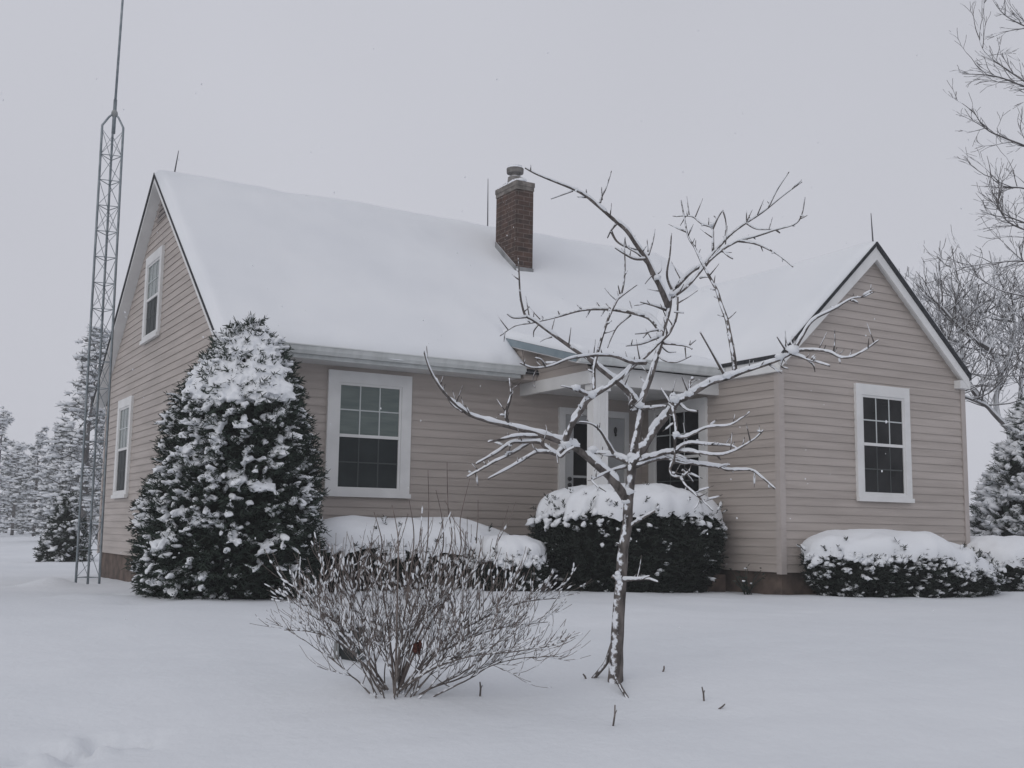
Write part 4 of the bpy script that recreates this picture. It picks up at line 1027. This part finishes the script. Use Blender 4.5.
# ------------------------------------------------------------------ twigs standing in the snow
for u, v, h, lx, lab in [(480, 697, 15, 0, 'short upright twig poking from the snow between shrub and fruit tree'), (613, 727, 22, 2, 'thin leaning twig in the snow below the fruit tree'), (704, 702, 15, -2, 'dark upright twig stub in the snow right of the fruit tree'),
                         (719, 709, 5, 6, 'tiny slanted twig stub at the far right of the lawn twigs'), (586, 679, 5, -3, 'tiny dark stub in the snow left of the fruit tree trunk'), (663, 672, 6, 1, 'faint thin twig tip in the snow close right of the trunk')]:
    g2 = gp(u, v); s_ = (g2 - CP).dot(fwd); t = P(u + lx, v - h, s_); md = g2.lerp(t, .55) + V((.004, 0, 0))
    mb = MB(); w = s_ / F; mb.tube([g2 - V((0, 0, .05)), g2, md, t], [w * 1.1, w * 1.1, w * .95, w * .7], 6)
    if h > 10: mb.tube([md, md + (t - md) * .5 + RT * w * 2], [w * .6, w * .4], 5)
    tag(mb.build('twig', M['twig'], None, True), lab, 'twig', 'twigs poking out of the snow')
# dried plant by the wing foundation
dp0 = V((5.62, -2.35, gz(5.62, -2.35))); dpl = thing('dried_plant', 'dark withered plant with dabs of snow against the wing foundation', 'plant', dp0)
mb, ms = MB(), MB(); rnd = random.Random(4)
for k in range(16):
    a = rnd.uniform(0, 6.28); d = V((math.cos(a) * .5, math.sin(a) * .5, rnd.uniform(.5, 1.3))).normalized(); l = rnd.uniform(.15, .42)
    p = [dp0 + V((rnd.uniform(-.07, .07), rnd.uniform(-.07, .07), -.02)), dp0 + d * l * .5, dp0 + d * l - V((0, 0, l * .15))]
    mb.tube(p, [.006, .005, .003], 5)
    for q in range(3):
        c_ = dp0 + d * l * rnd.uniform(.4, 1); e_ = V((rnd.gauss(0, 1), rnd.gauss(0, 1), rnd.gauss(0, .7))).normalized() * .06; w_ = e_.orthogonal().normalized() * .012
        mb.add([c_, c_ + e_ * .5 + w_, c_ + e_, c_ + e_ * .5 - w_], [(0, 1, 2, 3)])
    if rnd.random() < .3: ms.blob(p[2] + V((0, 0, .008)), (.022, .018, .010), .5, k, 7, 5)
mb.build('stalks', M['yew'], dpl); ms.build('snow', M['snow'], dpl, True)

# ------------------------------------------------------------------ far trees
def branchy(mb, sm, p, d, L, r, lev, maxlev, rnd, spread=.75, up=.25, sn=.0, minr=.006, kids=(3, 5), ends=None):
    n = max(3, int(4 if lev else 7)); pts = [p]; rd = [r]; dn = d.normalized()
    for i in range(n):
        dn = (dn + V((rnd.gauss(0, .13), rnd.gauss(0, .13), rnd.gauss(0, .09) + up / n))).normalized()
        pts.append(pts[-1] + dn * L / n); rd.append(max(minr, r * (1 - .6 * (i + 1) / n)))
    mb.tube(pts, rd, 6 if lev < 2 else 3, False)
    if sn and rnd.random() < sn:
        w = [max(minr * 1.1, x * .8) for x in rd]
        sm.tube([q + V((-.2 * a, -.2 * a, a * .8)) for q, a in zip(pts, w)], w, 4 if lev > 1 else 6)
    if lev < maxlev:
        for k in range(rnd.randint(*kids)):
            i = rnd.randint(max(1, n // 3), n); t = (pts[i] - pts[i - 1]).normalized()
            side = V((rnd.gauss(0, 1), rnd.gauss(0, 1), rnd.gauss(0, .6)))
            d2 = (t + side.normalized() * spread).normalized()
            branchy(mb, sm, pts[i], d2, L * rnd.uniform(.5, .75), rd[i] * .68, lev + 1, maxlev, rnd, spread, up, sn, minr, kids, ends)
    elif ends is not None: ends.append(pts[-1])
# bare tree behind the wing's right corner
rnd = random.Random(14)
tb2 = P(1022, 545, 24); tb2.z = gz0(tb2.x, tb2.y)
t2 = thing('bare_tree', 'dense twiggy bare tree frosted with snow behind the right corner of the wing', 'tree', tb2)
mb, ms, mt = MB(), MB(), MB()
fk = P(1010, 430, 24)
mb.tube([tb2 - V((0, 0, .3)), tb2.lerp(fk, .5) + V((.1, 0, 0)), fk], [.13, .11, .08], 8)
crown_limbs = [[(1010, 430), (995, 415), (985, 405), (968, 398), (955, 392)], [(998, 418), (996, 400), (1000, 375), (992, 350), (985, 320), (975, 300)], [(1010, 428), (1020, 400), (1022, 370), (1030, 340), (1028, 310)], [(985, 405), (974, 392), (968, 378), (962, 355), (958, 330), (948, 312)], [(1000, 375), (1010, 355), (1015, 330), (1012, 300)], [(992, 350), (975, 340), (955, 322), (940, 305)], [(1022, 370), (1045, 345), (1060, 310)], [(962, 360), (945, 345), (935, 325)]]
for k, lim in enumerate(crown_limbs):
    dz = rnd.uniform(-.5, .7)
    pts, rd = smooth([P(u, v, 24 + dz * i / (len(lim) - 1)) for i, (u, v) in enumerate(lim)], [.066 - .05 * i / (len(lim) - 1) for i in range(len(lim))], 4)
    mb.tube(pts, rd, 6); ms.tube([q + V((-.02, -.02, a * .7)) for q, a in zip(pts, rd)], [a * .7 for a in rd], 6)
    for j in range(19):
        i = rnd.randint(len(pts) // 4, len(pts) - 1)
        d = V((rnd.gauss(0, .8), rnd.gauss(0, .8), rnd.uniform(-.2, 1.1)))
        branchy(mt, ms, pts[i], d, rnd.uniform(.55, 1.0), .018, 1, 3, rnd, .8, .5, .38, .0066, (3, 4))
mb.build('trunk', M['bark_far'], t2, True); mt.build('crown', M['bark_far'], t2); ms.build('snow', M['snow'], t2, True)
# large bare tree whose boughs reach in from the right
rnd = random.Random(23); sT = 21
tb3 = P(1130, 560, sT); tb3.z = gz0(tb3.x, tb3.y)
t3 = thing('bare_tree', 'tall bare tree with fine drooping boughs reaching in from the upper right', 'tree', tb3)
mb, mt, ms = MB(), MB(), MB()
trunk = [tb3 - V((0, 0, .3)), P(1125, 420, sT), P(1128, 250, sT), P(1120, 100, sT), P(1125, -40, sT), P(1118, -160, sT)]
pts, rd = smooth(trunk, [.24, .2, .17, .13, .09, .03], 5); mb.tube(pts, rd, 10)
boughs = [[(1128, 160), (1075, 120), (1030, 85), (1005, 68), (985, 52), (978, 35)], [(1123, 120), (1070, 95), (1030, 88), (995, 76), (962, 74)], [(1127, 200), (1080, 170), (1035, 150), (1005, 138), (985, 128), (972, 108)], [(1128, 240), (1075, 215), (1030, 190), (1003, 186), (990, 176)],
          [(1128, 250), (1080, 240), (1040, 228), (1010, 217), (996, 208)], [(1127, 300), (1080, 275), (1030, 262), (1000, 262), (960, 268)], [(1127, 280), (1070, 250), (1030, 232), (1006, 220), (996, 198)], [(1120, 60), (1070, 40), (1035, 30), (1005, 15), (990, -5)], [(1126, 330), (1080, 318), (1040, 300), (1000, 290), (975, 275)], [(1124, 90), (1180, 50), (1230, 20)], [(1127, 220), (1190, 180), (1240, 170)], [(1120, 20), (1090, -50), (1060, -110)]]
for k, lim in enumerate(boughs):
    dz = rnd.uniform(-1.2, 1.2)
    pts, rd = smooth([P(u, v, sT + dz * i / (len(lim) - 1)) for i, (u, v) in enumerate(lim)], [.036 * (1 - .86 * i / (len(lim) - 1)) for i in range(len(lim))], 5)
    mb.tube(pts, rd, 6)
    for j in range(13):
        i = rnd.randint(len(pts) // 4, len(pts) - 2); t = (pts[i + 1] - pts[i]).normalized()
        d = (t * .9 + V((rnd.gauss(0, .45), rnd.gauss(0, .45), rnd.gauss(.12, .4)))).normalized()
        branchy(mt, ms, pts[i], d, rnd.uniform(.35, .68), .0095, 1, 3, rnd, .6, .12, 0, .0042, (2, 3))
mb.build('trunk', M['bark_far'], t3, True); mt.build('crown', M['bark_far'], t3)

def far_tree(u, v_top, v_base, s, seed, label, tall=.0, dens=1.0, wpx=20):
    rnd = random.Random(seed); b = P(u, v_base, s); b.z = gz0(b.x, b.y) if s < 400 else 0
    topz = P(u, v_top, s).z; H = topz - b.z; w = wpx * s / F
    t = thing('snowy_pine', label, 'tree', b, 'snow covered trees along the left skyline')
    mb, mg, ms = MB(), MB(), MB()
    mb.tube([b - V((0, 0, .3)), b + V((rnd.uniform(-.1, .1), 0, H * .5)), b + V((rnd.uniform(-.2, .2), 0, H * .97))], [H * .018, H * .012, H * .003], 6)
    nb_ = int(46 * dens)
    for k in range(nb_):
        h = .02 + .96 * (k + rnd.random()) / nb_
        a = rnd.uniform(0, 6.28); L = w * (1.15 - .95 * h ** 1.3) * rnd.uniform(.6, 1.25)
        p = b + V((0, 0, h * H)); d = V((math.cos(a), math.sin(a), rnd.uniform(-.1, .45)))
        q = p + d * L
        mb.tube([p, p.lerp(q, .5) + V((0, 0, .05 * L)), q], [.03, .02, .012], 4)
        for j in range(int(9)):
            c = p.lerp(q, rnd.uniform(.3, 1.05)) + V((rnd.gauss(0, .12), rnd.gauss(0, .12), rnd.gauss(0, .10))) * (w * .8)
            for m_ in range(7):
                e_ = V((rnd.gauss(0, 1), rnd.gauss(0, 1), rnd.gauss(.2, .8))).normalized() * rnd.uniform(.12, .3) * (.6 + w * .22)
                sd2 = e_.orthogonal().normalized() * .035 * (.6 + w * .2)
                mg.add([c - sd2, c + sd2, c + e_], [(0, 1, 2)])
            if rnd.random() < .78: ms.blob(c + V((0, 0, .05)), (rnd.uniform(.10, .26) * (.5 + w * .25), rnd.uniform(.08, .2) * (.5 + w * .25), rnd.uniform(.04, .09) * (.5 + w * .25)), .6, j + k, 6, 5)
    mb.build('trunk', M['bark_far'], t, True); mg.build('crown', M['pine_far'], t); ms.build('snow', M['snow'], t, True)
    return t
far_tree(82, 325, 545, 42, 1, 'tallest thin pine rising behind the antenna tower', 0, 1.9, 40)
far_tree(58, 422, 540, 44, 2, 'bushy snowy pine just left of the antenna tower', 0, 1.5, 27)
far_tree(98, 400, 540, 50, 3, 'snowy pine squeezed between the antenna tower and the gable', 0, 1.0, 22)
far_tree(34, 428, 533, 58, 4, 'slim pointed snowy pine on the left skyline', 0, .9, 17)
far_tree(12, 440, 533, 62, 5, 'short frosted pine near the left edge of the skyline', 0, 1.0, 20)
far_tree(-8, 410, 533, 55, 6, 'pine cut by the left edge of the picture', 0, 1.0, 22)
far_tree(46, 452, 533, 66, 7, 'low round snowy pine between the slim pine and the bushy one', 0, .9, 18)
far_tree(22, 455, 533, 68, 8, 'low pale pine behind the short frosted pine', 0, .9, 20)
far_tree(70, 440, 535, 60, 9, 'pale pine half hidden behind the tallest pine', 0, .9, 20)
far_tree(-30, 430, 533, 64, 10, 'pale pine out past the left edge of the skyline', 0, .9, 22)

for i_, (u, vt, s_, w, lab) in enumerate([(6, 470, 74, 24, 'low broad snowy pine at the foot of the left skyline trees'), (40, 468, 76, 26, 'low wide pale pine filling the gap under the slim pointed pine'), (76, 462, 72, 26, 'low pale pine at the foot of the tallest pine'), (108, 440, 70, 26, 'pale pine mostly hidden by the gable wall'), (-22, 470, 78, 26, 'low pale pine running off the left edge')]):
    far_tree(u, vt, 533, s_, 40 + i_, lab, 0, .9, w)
# overhead cable at the right
cb = MB(); a = V((XWR + .03, YW + .3, 2.95)); b = P(1100, 356, 30)
pts = [a.lerp(b, i / 24) - V((0, 0, .25 * 4 * (i / 24) * (1 - i / 24))) for i in range(25)]
cb.tube(pts, [.009] * 25, 5); tag(cb.build('cable', M['black_metal'], None, True), 'thin dark overhead cable running right from the wing eave', 'cable')

# ------------------------------------------------------------------ falling snow
fs = MB(); rnd = random.Random(77)
for i in range(280):
    s = rnd.uniform(4.5, 14); x = rnd.uniform(-.5, .5) * s; z = rnd.uniform(-.1, .75) * s * .8
    p = CP + fw0 * s + rt0 * x + V((0, 0, z - .1)); r = rnd.uniform(.0022, .0045)
    if p.z < gz0(p.x, p.y) + .05: continue
    fs.blob(p, (r, r, r * rnd.uniform(1, 1.8)), .5, i, 6, 4)
tag(fs.build('falling_snow', M['snow'], None, True), 'sparse snowflakes drifting through the air', 'snowflakes', None, 'stuff')

# ------------------------------------------------------------------ snowy air
hz = MB(); hz.box((-260, -260, -6), (260, 260, 18))
hm = bpy.data.materials.new('haze'); hm.use_nodes = True; hm.node_tree.nodes.clear()
ho = hm.node_tree.nodes.new('ShaderNodeOutputMaterial'); pv = hm.node_tree.nodes.new('ShaderNodeVolumePrincipled')
pv.inputs['Color'].default_value = (.985, .985, .99, 1); pv.inputs['Density'].default_value = .0019; pv.inputs['Anisotropy'].default_value = .3
hm.node_tree.links.new(pv.outputs[0], ho.inputs['Volume'])
tag(hz.build('haze', hm), 'thin even snowy haze in the air', 'haze', None, 'stuff')
